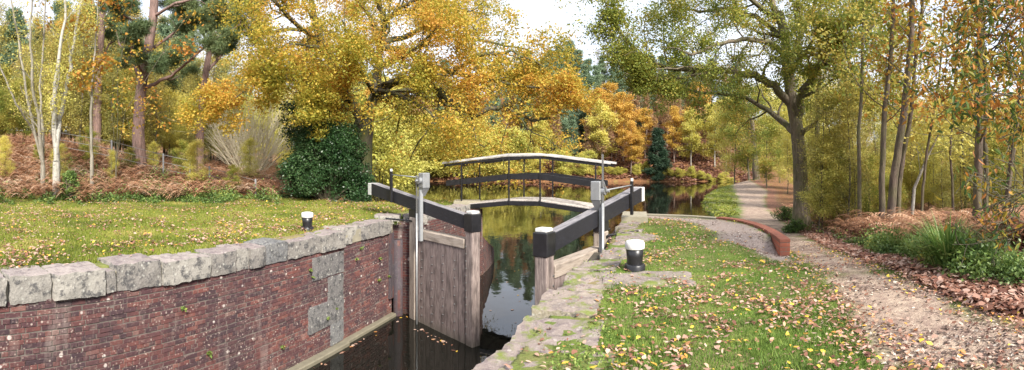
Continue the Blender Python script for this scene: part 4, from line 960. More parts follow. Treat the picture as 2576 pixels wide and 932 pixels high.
# individually read from the photograph: (u, top v, kind)
spec = [(1060, 140, 'pine', 150), (1120, 150, 'pine', 140), (1180, 190, 'pine', 128), (1300, 160, 'pine', 150), (1370, 145, 'pine', 150), (1405, 112, 'fir', 158), (1432, 105, 'pine', 162), (1455, 125, 'pine', 158), (1478, 150, 'fir', 140),
        (1500, 128, 'bare', 165), (1525, 132, 'bare', 160), (1550, 135, 'bare', 165), (1575, 145, 'bare', 158), (1600, 138, 'pine', 162), (1640, 140, 'fir', 160), (1455, 190, 'fir', 128), (1395, 190, 'pine', 135), (1420, 215, 'fir', 122),
        (1560, 180, 'pine', 140), (1590, 170, 'pine', 145), (1535, 210, 'orange', 124), (1500, 225, 'orange', 122), (1570, 235, 'orange', 118), (1515, 260, 'yellow', 114), (1600, 205, 'brown', 135), (1625, 215, 'brown', 130), (1655, 210, 'brown', 134), (1680, 215, 'brown', 128),
        (1705, 200, 'brown', 136), (1730, 215, 'brown', 130), (1755, 210, 'orange', 130), (1780, 205, 'brown', 134), (1600, 330, 'orange', 111), (1330, 240, 'pine', 126), (1350, 215, 'brown', 132), (1290, 230, 'brown', 128), (1240, 235, 'pine', 126),
        (1640, 180, 'pine', 150), (1700, 170, 'pine', 155), (1760, 170, 'pine', 155), (1820, 180, 'brown', 145), (1240, 180, 'brown', 150), (1360, 300, 'yellow', 114), (1480, 300, 'brown', 114), (1550, 300, 'brown', 120), (1650, 290, 'brown', 118), (1695, 270, 'orange', 118),
        (1010, 180, 'pine', 135), (960, 190, 'pine', 140), (1075, 240, 'brown', 126), (1140, 250, 'brown', 125), (1800, 260, 'yellow', 120), (1840, 250, 'orange', 125), (1740, 280, 'yellow', 118), (1440, 290, 'fir', 116), (1390, 280, 'brown', 120)]
HT = {'pine': 21, 'fir': 17, 'orange': 15, 'yellow': 13, 'brown': 19, 'bare': 20}
npn = 0
for (u_, v_, k, r_) in spec:
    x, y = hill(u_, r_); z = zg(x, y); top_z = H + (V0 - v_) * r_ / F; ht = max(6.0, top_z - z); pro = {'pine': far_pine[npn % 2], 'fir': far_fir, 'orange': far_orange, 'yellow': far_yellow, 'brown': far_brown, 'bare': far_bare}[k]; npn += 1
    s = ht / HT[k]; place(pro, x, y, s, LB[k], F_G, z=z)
# a looser fill of slim trees between them
for i in range(60):
    u_ = RH.uniform(940, 1880); r_ = RH.uniform(113, 150); x, y = hill(u_, r_); k = RH.choice(['brown', 'brown', 'pine', 'orange', 'brown', 'fir']); s = RH.uniform(.55, .85)
    place({'pine': far_pine[0], 'fir': far_fir, 'orange': far_orange, 'brown': far_brown}[k], x, y, s, LB[k], F_G)
x, y = hill(1655, 110); place(yew, x, y, 1.35, 'dark green yew standing at the far water edge', rz=0)
x, y = hill(1588, 110); place(far_orange, x, y, .82, 'rounded orange tree at the far water edge beside the dark yew')
for i, (u_, v_, r_) in enumerate([(985, 320, 111), (1020, 335, 112), (1062, 330, 112), (1100, 340, 113), (1140, 325, 112), (1180, 335, 111), (1222, 330, 112), (1262, 335, 111), (1300, 345, 111), (960, 335, 80), (945, 300, 66), (1340, 390, 110), (1420, 380, 110), (1470, 385, 110), (1000, 300, 118), (1090, 290, 120), (1190, 295, 120)]):
    x, y = pr(u_, r_); z = zg(x, y); ht = H + (V0 - v_) * r_ / F - z
    place(yellow_bush, x, y, max(.5, ht / 6.0), 'bright yellow willow bush lining the far shore of the basin', 'yellow bushes along the far shore', z=z)
for u_, v_, k, r_ in ((1250, 150, 'pine', 158), (1330, 130, 'fir', 160), (1385, 128, 'pine', 165), (1515, 140, 'pine', 160), (1545, 148, 'fir', 158), (1572, 138, 'pine', 165), (1612, 146, 'pine', 160), (1665, 140, 'pine', 166), (1690, 150, 'fir', 160), (1730, 142, 'pine', 164), (1790, 150, 'pine', 160), (1850, 160, 'fir', 158), (1500, 165, 'fir', 146), (1350, 175, 'fir', 140), (1290, 180, 'pine', 138), (1615, 180, 'fir', 142), (1720, 190, 'pine', 142)):
    x, y = hill(u_, r_); z = zg(x, y); ht = H + (V0 - v_) * r_ / F - z; place(far_pine[npn % 2] if k == 'pine' else far_fir, x, y, ht / HT[k], LB[k], F_G, z=z); npn += 1
for u_, v_, k, r_ in ((830, 190, 'pine', 130), (865, 175, 'pine', 135), (890, 200, 'yellow', 128), (905, 165, 'pine', 140), (930, 185, 'fir', 130), (945, 210, 'orange', 125), (780, 200, 'pine', 130), (985, 200, 'yellow', 128)):
    x, y = hill(u_, r_); z = zg(x, y); ht = H + (V0 - v_) * r_ / F - z; place(far_pine[npn % 2] if k == 'pine' else {'fir': far_fir, 'yellow': far_yellow, 'orange': far_orange}[k], x, y, ht / HT[k], LB[k], F_G, z=z); npn += 1
for i in range(26):
    u_ = 1490 + i * 14.5 + RH.uniform(-6, 6); x, y = pr(u_, 109.5 + RH.uniform(0, 2)); place(yellow_bush, x, y, RH.uniform(.25, .45), 'low yellow-green bush at the water edge below the larches', 'low bushes at the far water edge', sz=RH.uniform(.6, 1))
for i in range(11):
    u_ = 20 + i * 62 + RH.uniform(-22, 22); r_ = RH.uniform(21, 29); x, y = pr(u_, r_); place(wood_green if i % 2 else wood_yellow, x, y, RH.uniform(.13, .24), 'small leafy bush poking out of the dead bracken on the left', 'small bushes in the left bracken')
# left wood
x, y = pr(350, 27); z = zg(x, y)
PN = dict(nb=[6, 5, 3], ang=(30, 70), len=(.35, .6), rs=.42, wander=.4, trop=.06, seg=.35, flat=.9)
traced_tree('pine_tree', 'thick reddish pine with a long bent branch above the bracken', 'tree', (x, y, z), ([(x, y, z - .3), prv(350, 400, 27), prv(348, 330, 27), prv(352, 260, 27), prv(356, 215, 27), prv(372, 130, 27), prv(386, 40, 27), prv(392, -80, 27)], .40, .24),
    [(tr([(362, 222), (395, 208, -.5), (430, 190, -1), (480, 150, -2), (520, 112, -2), (560, 85, -2.5), (610, 60, -3)], 27), .12, .03),
     (tr([(356, 210), (335, 160, 1), (300, 110, 2), (290, 60, 2)], 27), .10, .03), (tr([(372, 130), (420, 95, 1), (470, 60, 1.5), (540, 40, 2), (600, 35, 2)], 27), .10, .03),
     (tr([(380, 80), (330, 50, -1.5), (280, 20, -2), (250, -10, -2)], 27), .09, .03), (tr([(386, 40), (440, 10, -1.5), (520, -10, -2), (600, 0, -2)], 27), .10, .03),
     (tr([(362, 190), (330, 130, -2), (340, 90, -3)], 27), .08, .03), (tr([(390, -20), (450, -50, 1), (520, -60, 2)], 27), .12, .04),
     (tr([(365, 180), (400, 140, -2.5), (450, 120, -3.5)], 27), .08, .03)], PN, 31, M['bark_pine'], M['pine'], 115000, .09, .20, .15, top=3, leafkw=dict(kind='needle', w=.022), subL=.6)
x, y = pr(500, 29); z = zg(x, y)
traced_tree('pine_tree', 'slender forked pine between the thick pine and the golden oak', 'tree', (x, y, z), ([(x, y, z - .3), prv(500, 410, 29), prv(503, 330, 29), prv(510, 250, 29), prv(518, 180, 29), prv(530, 110, 29), prv(538, 40, 29)], .30, .15),
    [(tr([(520, 180), (545, 155, .5), (575, 115, 1), (590, 80, 1.5)], 29), .11, .04), (tr([(528, 115), (500, 70, -1), (460, 40, -2)], 29), .1, .03), (tr([(535, 60), (580, 20, -1), (640, 10, -2)], 29), .1, .03),
     (tr([(538, 40), (530, -20), (520, -80)], 29), .12, .05), (tr([(534, 85), (580, 75, -1.5), (630, 85, -2.5)], 29), .08, .03)], PN, 37, M['bark_pine'], M['pine'], 70000, .09, .20, .15, top=3, leafkw=dict(kind='needle', w=.022), subL=.7)
x, y = pr(243, 33); z = zg(x, y)
traced_tree('pine_tree', 'reddish pine further back between the pale stems and the thick pine', 'tree', (x, y, z), ([(x, y, z - .3), prv(243, 340, 33), prv(246, 240, 33), prv(250, 150, 33), prv(257, 60, 33), prv(262, -60, 33)], .34, .2),
    [(tr([(250, 150), (275, 110, 1), (320, 85, 2)], 33), .1, .03), (tr([(254, 100), (225, 60, 1), (190, 30, 2)], 33), .1, .03), (tr([(258, 50), (290, 20, -1), (330, 5, -1)], 33), .1, .03), (tr([(262, -20), (240, -60), (220, -80)], 33), .1, .03), (tr([(260, 0), (300, -30, 2), (330, -50, 2)], 33), .1, .03)], PN, 41, M['bark_pine'], M['pine'], 36000, .11, .24, .17, top=3, leafkw=dict(kind='needle', w=.028), subL=.8)
# pale bare stems at the far left
def stems(name, lab, cat, base_uv, r_, lines, rad0, bark, leafm, nl, seed, L0=.10, L1=.17, nb_=(5, 4, 3), sig=.3, lo=0, hi=1, subL=.4):
    x, y = pr(base_uv[0], r_); z = zg(x, y); P = dict(nb=list(nb_), ang=(25, 55), len=(.35, .6), rs=.4, wander=.35, trop=.08, seg=.35)
    lim = [(tr([(base_uv[0], base_uv[1] + 20, 0)] + l, r_), rad0 * k, rad0 * .3) for l, k in lines]
    return traced_tree(name, lab, cat, (x, y, z), ([(x, y, z - .3), prv(base_uv[0], base_uv[1] + 20, r_)], rad0, rad0), lim, P, seed, bark, leafm, nl, L0, L1, sig, top=2, leafkw=dict(lo=lo, hi=hi), rmin=.006, subL=subL)
M['bark_pale'] = bark_mat('pale_ash_bark', (.16, .145, .11), (.34, .31, .26), .1)
stems('ash_tree', 'fan of pale bare stems at the far left edge above the bracken', 'tree', (108, 395), 21, [([(80, 300), (60, 200), (45, 90, 1), (20, -40, 1)], .8), ([(95, 290, -.5), (80, 190, -1), (75, 90, -1), (85, -40, -1)], 1), ([(105, 300, .5), (100, 220, 1), (110, 100, 1), (118, -40, 1)], .8), ([(85, 330), (40, 260, -1), (5, 180, -1), (-30, 100, -1)], .6)], .10, M['bark_pale'], M['yellow'], 1500, 51, L0=.06, L1=.11)
stems('birch_tree', 'white two-stemmed birch left of the pines', 'tree', (142, 385), 20, [([(138, 340), (134, 260, -.3), (148, 150, -.3), (162, 50), (168, -60)], 1), ([(146, 330), (158, 270, .5), (172, 190, .5), (186, 100, .5), (204, 10, .5), (215, -60, .5)], .9)], .14, M['bark_birch'], M['yellow'], 3200, 53, L0=.06, L1=.11)
stems('birch_tree', 'single thin pale stem beside the tall fence post', 'tree', (231, 375), 21, [([(228, 300), (231, 220), (238, 130), (246, 40), (250, -60)], 1)], .075, M['bark_pale'], M['chest'], 900, 55, L0=.14, L1=.26, lo=.4)
stems('chestnut_tree', 'young chestnut with hanging orange leaves in front of the thick pine', 'tree', (292, 395), 22, [([(297, 300), (295, 180), (325, 60), (340, -60)], .7), ([(315, 280, -1), (380, 180, -1.5), (430, 100, -2), (470, 40, -2)], .6), ([(280, 250), (220, 170), (150, 90), (100, 30)], .5), ([(305, 300), (360, 290, -1), (420, 280, -1)], .4)], .032, M['bark_grey'], M['chest'], 1000, 57, L0=.12, L1=.22, lo=.3, nb_=(5, 4, 2))
# bushes and trees behind the left bank
FL = [(430, 40, 215, 'y'), (470, 38, 250, 'y'), (330, 42, 240, 'g'), (180, 42, 150, 'g'), (60, 36, 200, 'g'), (20, 40, 170, 'y'), (120, 44, 230, 'y'), (545, 45, 250, 'y'), (590, 50, 225, 'y'), (680, 52, 235, 'y'), (740, 50, 240, 'y'), (790, 55, 220, 'y'), (385, 50, 190, 'g'), (215, 50, 210, 'y'), (280, 46, 200, 'g'), (640, 60, 250, 'y'), (850, 60, 260, 'y'), (-30, 34, 190, 'g'), (480, 60, 160, 'p'), (440, 64, 140, 'p'), (560, 66, 170, 'p'), (700, 75, 190, 'p'), (620, 75, 200, 'p'), (130, 52, 60, 'b'), (185, 50, 40, 'b'), (60, 50, 50, 'b'), (290, 55, 50, 'b'), (20, 46, 60, 'b')]
for i in range(46):
    u_ = -60 + i * 20 + RH.uniform(-9, 9); k = RH.choice(['y', 'y', 'g', 'g', 'y']); FL.append((u_, RH.uniform(36, 52), RH.uniform(190, 330) if 390 < u_ < 800 else RH.uniform(120, 300), k))
for u_, r_, v_ in ((40, 40, 20), (95, 46, 60), (160, 42, 0), (205, 48, 40), (300, 44, 30), (345, 50, 60), (410, 46, 60), (450, 52, 30), (480, 48, 110), (15, 52, 90), (265, 56, 90), (560, 60, 150), (600, 64, 190), (680, 62, 160)): FL.append((u_, r_, v_, 'p' if u_ > 250 or i % 2 else 'b'))
for i in range(44):
    u_ = -70 + i * 15.5 + RH.uniform(-8, 8); FL.append((u_, RH.uniform(30.5, 50), RH.uniform(-10, 170) if u_ < 420 else RH.uniform(90, 260), 's'))
PRO = {'s': (slim, 14, 'tall slim olive-leaved tree in the thicket behind the left bank'), 'y': (wood_yellow, 11, 'yellow birch in the thicket behind the left bank'), 'g': (wood_green, 9, 'green and gold young oak in the thicket behind the left bank'), 'p': (far_pine[1], 21, 'blue-green pine rising behind the left thicket'), 'b': (far_brown, 19, 'slim brown-leaved tree behind the pale stems on the left')}
for (u_, r_, v_, k) in FL:
    x, y = pr(u_, r_); z = zg(x, y); pro, h0, lab = PRO[k]; ht = H + (V0 - v_) * r_ / F - z; place(pro, x, y, ht / h0, lab, 'trees in the thicket behind the left bank', z=z, sz=1.0)
# pale leafless willow
sk = Skel(61); R = sk.R; x, y = pr(628, 31); z = zg(x, y); root = empty('bare_willow', (x, y, z), 'pale straw-coloured leafless bush between the slender pine and the holly', 'bush')
for k in range(130):
    a = R.uniform(0, 6.28); e = R.uniform(.9, 3.2); sk.grow((math.cos(a) * .4, math.sin(a) * .4, -.2), (math.cos(a), math.sin(a), e), R.uniform(3.4, 5.6), .03, 0, 1, dict(nb=[5], ang=(15, 35), len=(.3, .55), rs=.6, wander=.18, trop=.02, seg=.7))
sk.tubes('twigs', M['pale'], root, world=False)
# holly bush and the ivy-clad tree behind it
def bush(name, lab, cat, x, y, rx, ry, hz, n, mt, L0, L1, seed, z=None, lobes=26, group=None, bark='bark_grey', flat=.3):
    R = np.random.RandomState(seed); z = zg(x, y) if z is None else z; root = empty(name, (x, y, z), lab, cat, group)
    sk = Skel(seed)
    C0 = []; S0 = []
    for i in range(lobes):
        a = R.uniform(0, 6.28); q = R.rand() ** .5; h = R.rand(); k = math.sqrt(max(0.05, 1 - (h * .92) ** 2))
        c_ = np.array([math.cos(a) * rx * q * k * .85, math.sin(a) * ry * q * k * .85, hz * (.08 + h * .86)]); C0.append(c_); S0.append(R.uniform(.16, .30) * min(rx, hz))
        sk.limb([(0, 0, -.2), c_ * .5 + R.normal(size=3) * .08, c_], .05, .015)
    C0 = np.array(C0); S0 = np.array(S0); i = R.randint(0, lobes, n); d = rand_dirs(n, R); rad_ = R.uniform(.45, 1.08, n) ** .6
    C = C0[i] + d * (S0[i] * rad_)[:, None] * np.array([1.15, 1.15, .9]) ; C = C[C[:, 2] > -.05]
    sk.tubes('stems', M[bark], root, world=False)
    npmesh('foliage', leaves(C, R, L0, L1, flat=flat), 4, mt, root, {'lv': lvals(C, R, sc=.8)}, False)
    return root
x, y = pr(822, 20.8); bush('holly_bush', 'big dark green holly bush at the edge of the left lawn', 'bush', x, y, 2.2, 1.7, 3.3, 52000, M['holly'], .07, .12, 71, lobes=90)
x, y = pr(800, 24); sk = Skel(73); z = zg(x, y); root = empty('ivy_tree', (x, y, z), 'airy dark green tree standing up behind the holly bush', 'tree')
for k in range(3):
    P0 = [np.array([k * .7 - .7, 0, -.3]), np.array([k * .9 - .9, 0, 2]), np.array([k * 1.1 - 1.2, .2, 4.2]), np.array([k * 1.3 - 1.5, .2, 5.6])]; sk.limb(P0, .09, .03)
    fine = [P0[0] + (P0[-1] - P0[0]) * t for t in np.linspace(0, 1, 10)]; sk.sub(fine, np.linspace(.09, .03, 10), 3.0, 0, 1, dict(nb=[22, 3], ang=(50, 80), len=(.3, .5), rs=.4, wander=.3, trop=.04, seg=.3), .25)
sk.tubes('trunk', M['bark_grey'], root, world=False); crown('crown', sk, 16000, M['holly'], root, .08, .14, .22, np.random.RandomState(74), world=False)
# right wood: traced trunks
def pole(name, lab, u0_, v0_, r_, pts, ra, rb, bark, leafm, nl, seed, lo=0, hi=1, nl_=8, L0=.1, L1=.18, cat='tree', sig=.3, tdir=1.6, group=None):
    x, y = pr(u0_, r_); z = zg(x, y); root = empty(name, (x, y, z), lab, cat, group); sk = Skel(seed); P0 = [np.array((x, y, z - .3))] + [np.array(q) for q in tr(pts, r_)]
    fine = []
    for i in range(len(P0) - 1):
        for k in range(4): t = k / 4; fine.append(P0[i] * (1 - t) + P0[i + 1] * t + sk.R.normal(size=3) * ra * .08)
    fine.append(P0[-1]); rr_ = np.linspace(ra, rb, len(fine)); sk.pl.append((fine, list(rr_)))
    sk.sub(fine, rr_, tdir * 2.2, 0, 2, dict(nb=[nl_, 4, 3], ang=(40, 75), len=(.45, .9), rs=.28, wander=.3, trop=.06, seg=.4), .4)
    sk.tubes('trunk', bark, root, rmin=.004)
    if nl: crown('crown', sk, nl, leafm, root, L0, L1, sig, np.random.RandomState(seed + 3), lo=lo, hi=hi)
    return root
G_, B_, W_ = M['bark_grey'], M['bark_dark'], M['bark_birch']
pole('alder_tree', 'thin dark stem just right of the big green oak', 2056, 500, 26, [(2057, 420), (2055, 300), (2062, 180), (2060, 60), (2066, -60)], .13, .05, G_, M['oak_green'], 1800, 201)
pole('birch_tree', 'thin white birch stem between the oak and the leaning trunks', 2110, 470, 27, [(2108, 400), (2112, 300), (2108, 180), (2114, 60)], .07, .03, W_, M['yellow'], 1800, 203)
pole('alder_tree', 'straight mossy pole-like stem with pale patches in the right wood', 2163, 520, 17.5, [(2162, 440), (2160, 340), (2167, 240), (2170, 120), (2176, -40)], .085, .05, G_, M['yellow'], 2000, 205)
pole('alder_tree', 'dark stem left of the thick leaning trunk', 2218, 560, 15, [(2219, 470), (2222, 360), (2226, 270), (2238, 170), (2246, 60), (2250, -60)], .115, .06, B_, M['oak_green'], 2000, 207)
pole('alder_tree', 'thick leaning brown trunk rising to the top of the picture', 2236, 570, 14.5, [(2246, 470), (2262, 370), (2278, 250), (2290, 140), (2294, 40), (2296, -60)], .15, .09, B_, M['chest'], 1100, 209, lo=.45)
pole('alder_tree', 'second leaning stem joined low beside the thick leaning trunk', 2252, 560, 15.5, [(2262, 470), (2272, 390), (2290, 300), (2300, 180), (2316, 60), (2324, -40)], .11, .05, B_, M['chest'], 450, 211, lo=.45)
pole('birch_tree', 'crooked white birch stem leaning right across the dark one', 2288, 520, 17, [(2300, 475), (2322, 420), (2345, 370), (2365, 330)], .075, .03, W_, M['yellow'], 1200, 213)
pole('alder_tree', 'thin crooked stem rising behind the white birch', 2315, 540, 16, [(2322, 470), (2332, 380), (2348, 290), (2362, 200), (2372, 100), (2380, -40)], .06, .03, B_, M['chest'], 700, 215, lo=.4)
pole('alder_tree', 'thick straight dark trunk of the pair near the right edge', 2456, 615, 10.2, [(2458, 540), (2462, 440), (2464, 330), (2462, 200), (2466, 80), (2456, -60)], .12, .08, B_, M['chest'], 450, 217, lo=.3, L0=.1, L1=.18)
pole('alder_tree', 'thinner straight trunk right of the thick one near the right edge', 2480, 620, 10.6, [(2480, 540), (2482, 440), (2476, 330), (2480, 200), (2470, 80), (2474, -60)], .075, .05, B_, M['chest'], 450, 219, lo=.3, L0=.1, L1=.18)
pole('alder_tree', 'dark leaning stem close to the right edge', 2520, 600, 12, [(2530, 520), (2545, 400), (2560, 300), (2572, 180), (2580, 40)], .09, .05, B_, M['chest'], 450, 221, lo=.3)
pole('alder_tree', 'multi-branched thin tree between the white birch and the trunk pair', 2400, 560, 17, [(2396, 470), (2390, 380), (2398, 280), (2404, 160), (2412, 20)], .06, .03, B_, M['yellow'], 1800, 223)
pole('alder_tree', 'slim stem left of the right trunk pair', 2430, 540, 19, [(2428, 460), (2420, 360), (2430, 240), (2424, 100)], .06, .03, G_, M['yellow'], 1500, 225)
pole('oak_tree', 'leafy trunk at the bend of the towpath in the distance', 1902, 458, 88, [(1901, 430), (1899, 400), (1896, 350), (1890, 300)], .75, .35, B_, M['oak_green'], 0, 227)
# foliage masses of the right wood
RGT = [(1885, 92, 225, 'g'), (1850, 97, 240, 'y'), (1925, 95, 215, 'y'), (1960, 80, 250, 'y'), (1930, 70, 300, 'g'), (2060, 42, 170, 'y'), (2100, 50, 210, 'y'), (2150, 40, 215, 'y'), (2200, 44, 180, 'y'), (2260, 38, 160, 'y'), (2310, 40, 190, 'y'), (2360, 36, 200, 'y'), (2410, 34, 240, 'y'), (2460, 30, 250, 'y'), (2520, 28, 230, 'y'), (2570, 30, 200, 'y'), (2620, 26, 220, 'y'), (2340, 28, 330, 'y'), (2400, 26, 340, 'y'), (2230, 30, 320, 'y'), (2500, 24, 330, 'y'), (2180, 60, 200, 'b'), (2060, 62, 200, 'b'), (2120, 66, 190, 'b'), (2000, 70, 240, 'y'), (2040, 60, 290, 'g'), (1980, 60, 330, 'y'), (2280, 55, 190, 'y'), (2450, 50, 210, 'y'), (2550, 45, 180, 'y'), (2140, 30, 370, 'y')]
PRR = {'y': (wood_yellow, 11, 'yellow-green leafy tree filling the wood behind the right trunks'), 'g': (wood_green, 9, 'green oak at the far bend of the towpath'), 'b': (far_brown, 19, 'pinkish brown slim tree behind the big green oak')}
for (u_, r_, v_, k) in RGT:
    if u_ > 2130 and v_ < 240: v_ = 235 + (v_ % 40)
    x, y = pr(u_, r_); z = zg(x, y); pro, h0, lab = PRR[k]; ht = H + (V0 - v_) * r_ / F - z; place(pro, x, y, ht / h0, lab, 'trees filling the wood on the right', z=z)
for u_, r_, s_, lab in ((2112, 20, .42, 'small leafy green oak sapling just right of the big oak trunk'), (2085, 25, .45, 'green oak sapling half hidden behind the big oak trunk')):
    x, y = pr(u_, r_); place(wood_green, x, y, s_, lab)
for i in range(20):
    u_ = 2070 + i * 27 + RH.uniform(-9, 9); r_ = RH.uniform(17, 34); x, y = pr(u_, r_); place(slim, x, y, RH.uniform(.3, .5), 'slim sapling among the bracken in the wood right of the towpath', 'saplings in the wood on the right')
for i in range(24):
    u_ = 2050 + i * 23 + RH.uniform(-9, 9); r_ = RH.uniform(19, 40); x, y = pr(u_, r_); place(wood_yellow if i % 3 else wood_green, x, y, RH.uniform(.22, .42), 'low yellow-green bush in the bracken under the right-hand trees', 'low bushes in the wood on the right')
# near chestnut boughs with large leaves, top right and lower right
def chest_leaves(sk, n, R, L0, L1):
    C, D, i = sk.foliage(n, R, .13); n = len(C); d = rand_dirs(n, R); d[:, 2] -= .5; d /= np.linalg.norm(d, axis=1)[:, None]; s_ = np.cross(d, rand_dirs(n, R)); s_ /= np.linalg.norm(s_, axis=1)[:, None] + 1e-9
    nn = np.cross(d, s_); l = R.uniform(L0, L1, n)[:, None]; w_ = l * .17
    # six-point lance leaf as two quads folded along the midrib
    p0, p3 = C, C + d * l - nn * l * .12; a1 = C + d * l * .33 + s_ * w_ + nn * w_ * .4; a2 = C + d * l * .70 + s_ * w_ * .8 + nn * w_ * .3 - nn * l * .05; b1 = C + d * l * .33 - s_ * w_ + nn * w_ * .4; b2 = C + d * l * .70 - s_ * w_ * .8 + nn * w_ * .3 - nn * l * .05
    V = np.stack([p0, a1, a2, p3, p0, p3, b2, b1], 1).reshape(-1, 3); v = np.repeat(np.clip(R.rand(n) * .8 + .2 * fbm(C[:, 0], C[:, 2], .5, 2), 0, 1), 8)
    return V, v
def chestnut(lab, base, trunk, limbs_, seed, n, L0, L1):
    root = empty('chestnut_tree', base, lab, 'tree'); sk = Skel(seed); sk.limb(trunk, .09, .03)
    for l, a, b_ in limbs_:
        P0 = [np.array(q) for q in l]; fine = []
        for i in range(len(P0) - 1):
            for k in range(4): t = k / 4; fine.append(P0[i] * (1 - t) + P0[i + 1] * t)
        fine.append(P0[-1]); rr_ = np.linspace(a, b_, len(fine)); sk.pl.append((fine, list(rr_)))
        sk.sub(fine, rr_, 2.2, 0, 2, dict(nb=[10, 4], ang=(30, 60), len=(.3, .6), rs=.45, wander=.25, trop=.0, seg=.25), .2)
    sk.tubes('trunk', M['bark_grey'], root); V, v = chest_leaves(sk, n, np.random.RandomState(seed + 1), L0, L1); npmesh('crown', V, 4, M['chest'], root, {'lv': v})
    return root
x, y = pr(2700, 8.5); z = zg(x, y)
chestnut('sweet chestnut whose big orange and green leaves hang in at the top right corner', (x, y, z), [(x, y, z - .3), prv(2700, 300, 8.5), prv(2690, 100, 8.5), prv(2680, -60, 8.5)],
    [(tr([(2690, 300), (2620, 220), (2540, 180, .2), (2450, 210, .4), (2360, 260, .6)], 8.5), .035, .012), (tr([(2690, 200), (2620, 130), (2540, 90), (2440, 90), (2360, 130)], 8.7), .035, .012),
     (tr([(2690, 120), (2600, 30), (2520, -10), (2430, 10)], 8.3), .035, .012), (tr([(2700, 330), (2620, 310), (2540, 300), (2470, 300)], 8.0), .03, .01), (tr([(2690, 60), (2620, 60), (2560, 40), (2500, 110)], 7.8), .03, .01), (tr([(2690, 250), (2600, 250, -.5), (2540, 240, -.8), (2480, 230, -1)], 8), .03, .01)], 241, 2800, .09, .17)
x, y = pr(2620, 7.0); z = zg(x, y)
chestnut('low chestnut sprays with orange leaves at the right edge above the sedge', (x, y, z), [(x, y, z - .2), prv(2620, 560, 7), prv(2610, 450, 7)],
    [(tr([(2620, 560), (2580, 570), (2540, 590), (2500, 610)], 7.0), .015, .006), (tr([(2618, 520), (2580, 510), (2550, 520), (2525, 540)], 7.2), .015, .006), (tr([(2615, 480), (2585, 480), (2555, 490)], 6.8), .015, .006)], 243, 260, .08, .15)

# ------------------------------------------------------------------ wire fence
wf = empty('wire_fence', (*pr(411, 24), 1.2), 'wire fence with thin metal posts running through the brown bracken', 'fence')
fp = [(281, 352, 23.5, 1.9), (411, 386, 24.5, 1.7), (478, 400, 24, 1.7), (527, 418, 23.5, 1.6), (643, 450, 22.2, 1.5), (150, 330, 25, .5)]
fp.sort(); 
for (u_, v_, r_, h_) in fp:
    x, y, z = prv(u_, v_, r_); mb = MB(); mb.box((x, y, z - h_ / 2), (.035, 0, 0), (0, .03, 0), (0, 0, h_ / 2), .003); mb.build('post', M['steel'] if u_ < 500 else M['grey'], wf)
mb = MB()
for dz in (.08, .45, .8):
    mb.tube([(*prv(u_, v_, r_)[:2], prv(u_, v_, r_)[2] - dz) for (u_, v_, r_, h_) in fp], .012, 5)
mb.build('wires', M['wire'], wf)

# ------------------------------------------------------------------ ground cover
def scatter(n, R, umin, umax, rmin, rmax, pw=1.0, fn=None):
    u_ = R.uniform(umin, umax, n); r_ = rmin + (rmax - rmin) * R.rand(n) ** pw; a = (u_ - U0) / F; x = r_ * np.sin(a); y = r_ * np.cos(a)
    k = fn(x, y, u_, r_) if fn else np.ones(n, bool); return x[k], y[k]
def instone(x, y):
    q = inpoly(x, y, CH)
    rel = np.stack([x, y], -1) - RP0; s_ = rel @ RD; o_ = rel @ RN
    wob = (fbm(x, y, .35, 2) - .5) * .25
    rt = (o_ < np.interp(s_, [-3, .5, 1, 2, 4, 5, 6.5, 8, 12], [.93, .95, .8, .62, .62, .75, 1.05, .8, .6]) + wob) & (o_ > -.5)
    rel = np.stack([x, y], -1) - LP0; ol = rel @ LN; lf = (ol < .52 + wob) & (ol > -1)
    return q | rt | lf
def blades(x, y, R, h0, h1, w, lean=.5):
    n = len(x); z = zland(x, y); C = np.stack([x, y, z - .005], -1); a = R.uniform(0, 6.28, n); s_ = np.stack([np.cos(a), np.sin(a), 0 * a], -1)
    h = R.uniform(h0, h1, n)[:, None]; ln = rand_dirs(n, R) * lean * h; ln[:, 2] = 0; up = np.array([0, 0, 1.0])
    return np.stack([C - s_ * w, C + s_ * w, C + up * h + ln], 1).reshape(-1, 3), np.concatenate([C], 0)
R = np.random.RandomState(300)
def lawn(x, y, u_, r_):
    p, g_, l, w_ = masks(x, y); return (~instone(x, y)) & (np.maximum(np.maximum(p, g_), np.maximum(l, w_)) < .35 + .3 * R.rand(len(x))) & (zland(x, y) > -.6)
x1, y1 = scatter(330000, R, 1180, 2420, 2.9, 13.5, 1.1, lawn)
V, C = blades(x1, y1, R, .014, .042, .0045); g_ = np.clip(fbm(C[:, 0], C[:, 1], .6) * 1.1 - .1 + R.normal(size=len(C)) * .18, 0, 1)
o = npmesh('grass', V, 3, M['grass'], None, {'lv': np.repeat(g_, 3)}); tag(o, 'short bright green grass on the lawn beside the lock', 'grass', kind='stuff')
x1, y1 = scatter(230000, R, -60, 1200, 6.5, 21.5, 1.0, lawn)
V, C = blades(x1, y1, R, .03, .08, .010); g_ = np.clip(fbm(C[:, 0], C[:, 1], 1.3) * 1.3 - .2 + R.normal(size=len(C)) * .2, 0, 1)
o = npmesh('grass', V, 3, M['grass_l'], None, {'lv': np.repeat(g_, 3)}); tag(o, 'olive green grass on the bank left of the lock', 'grass', kind='stuff')
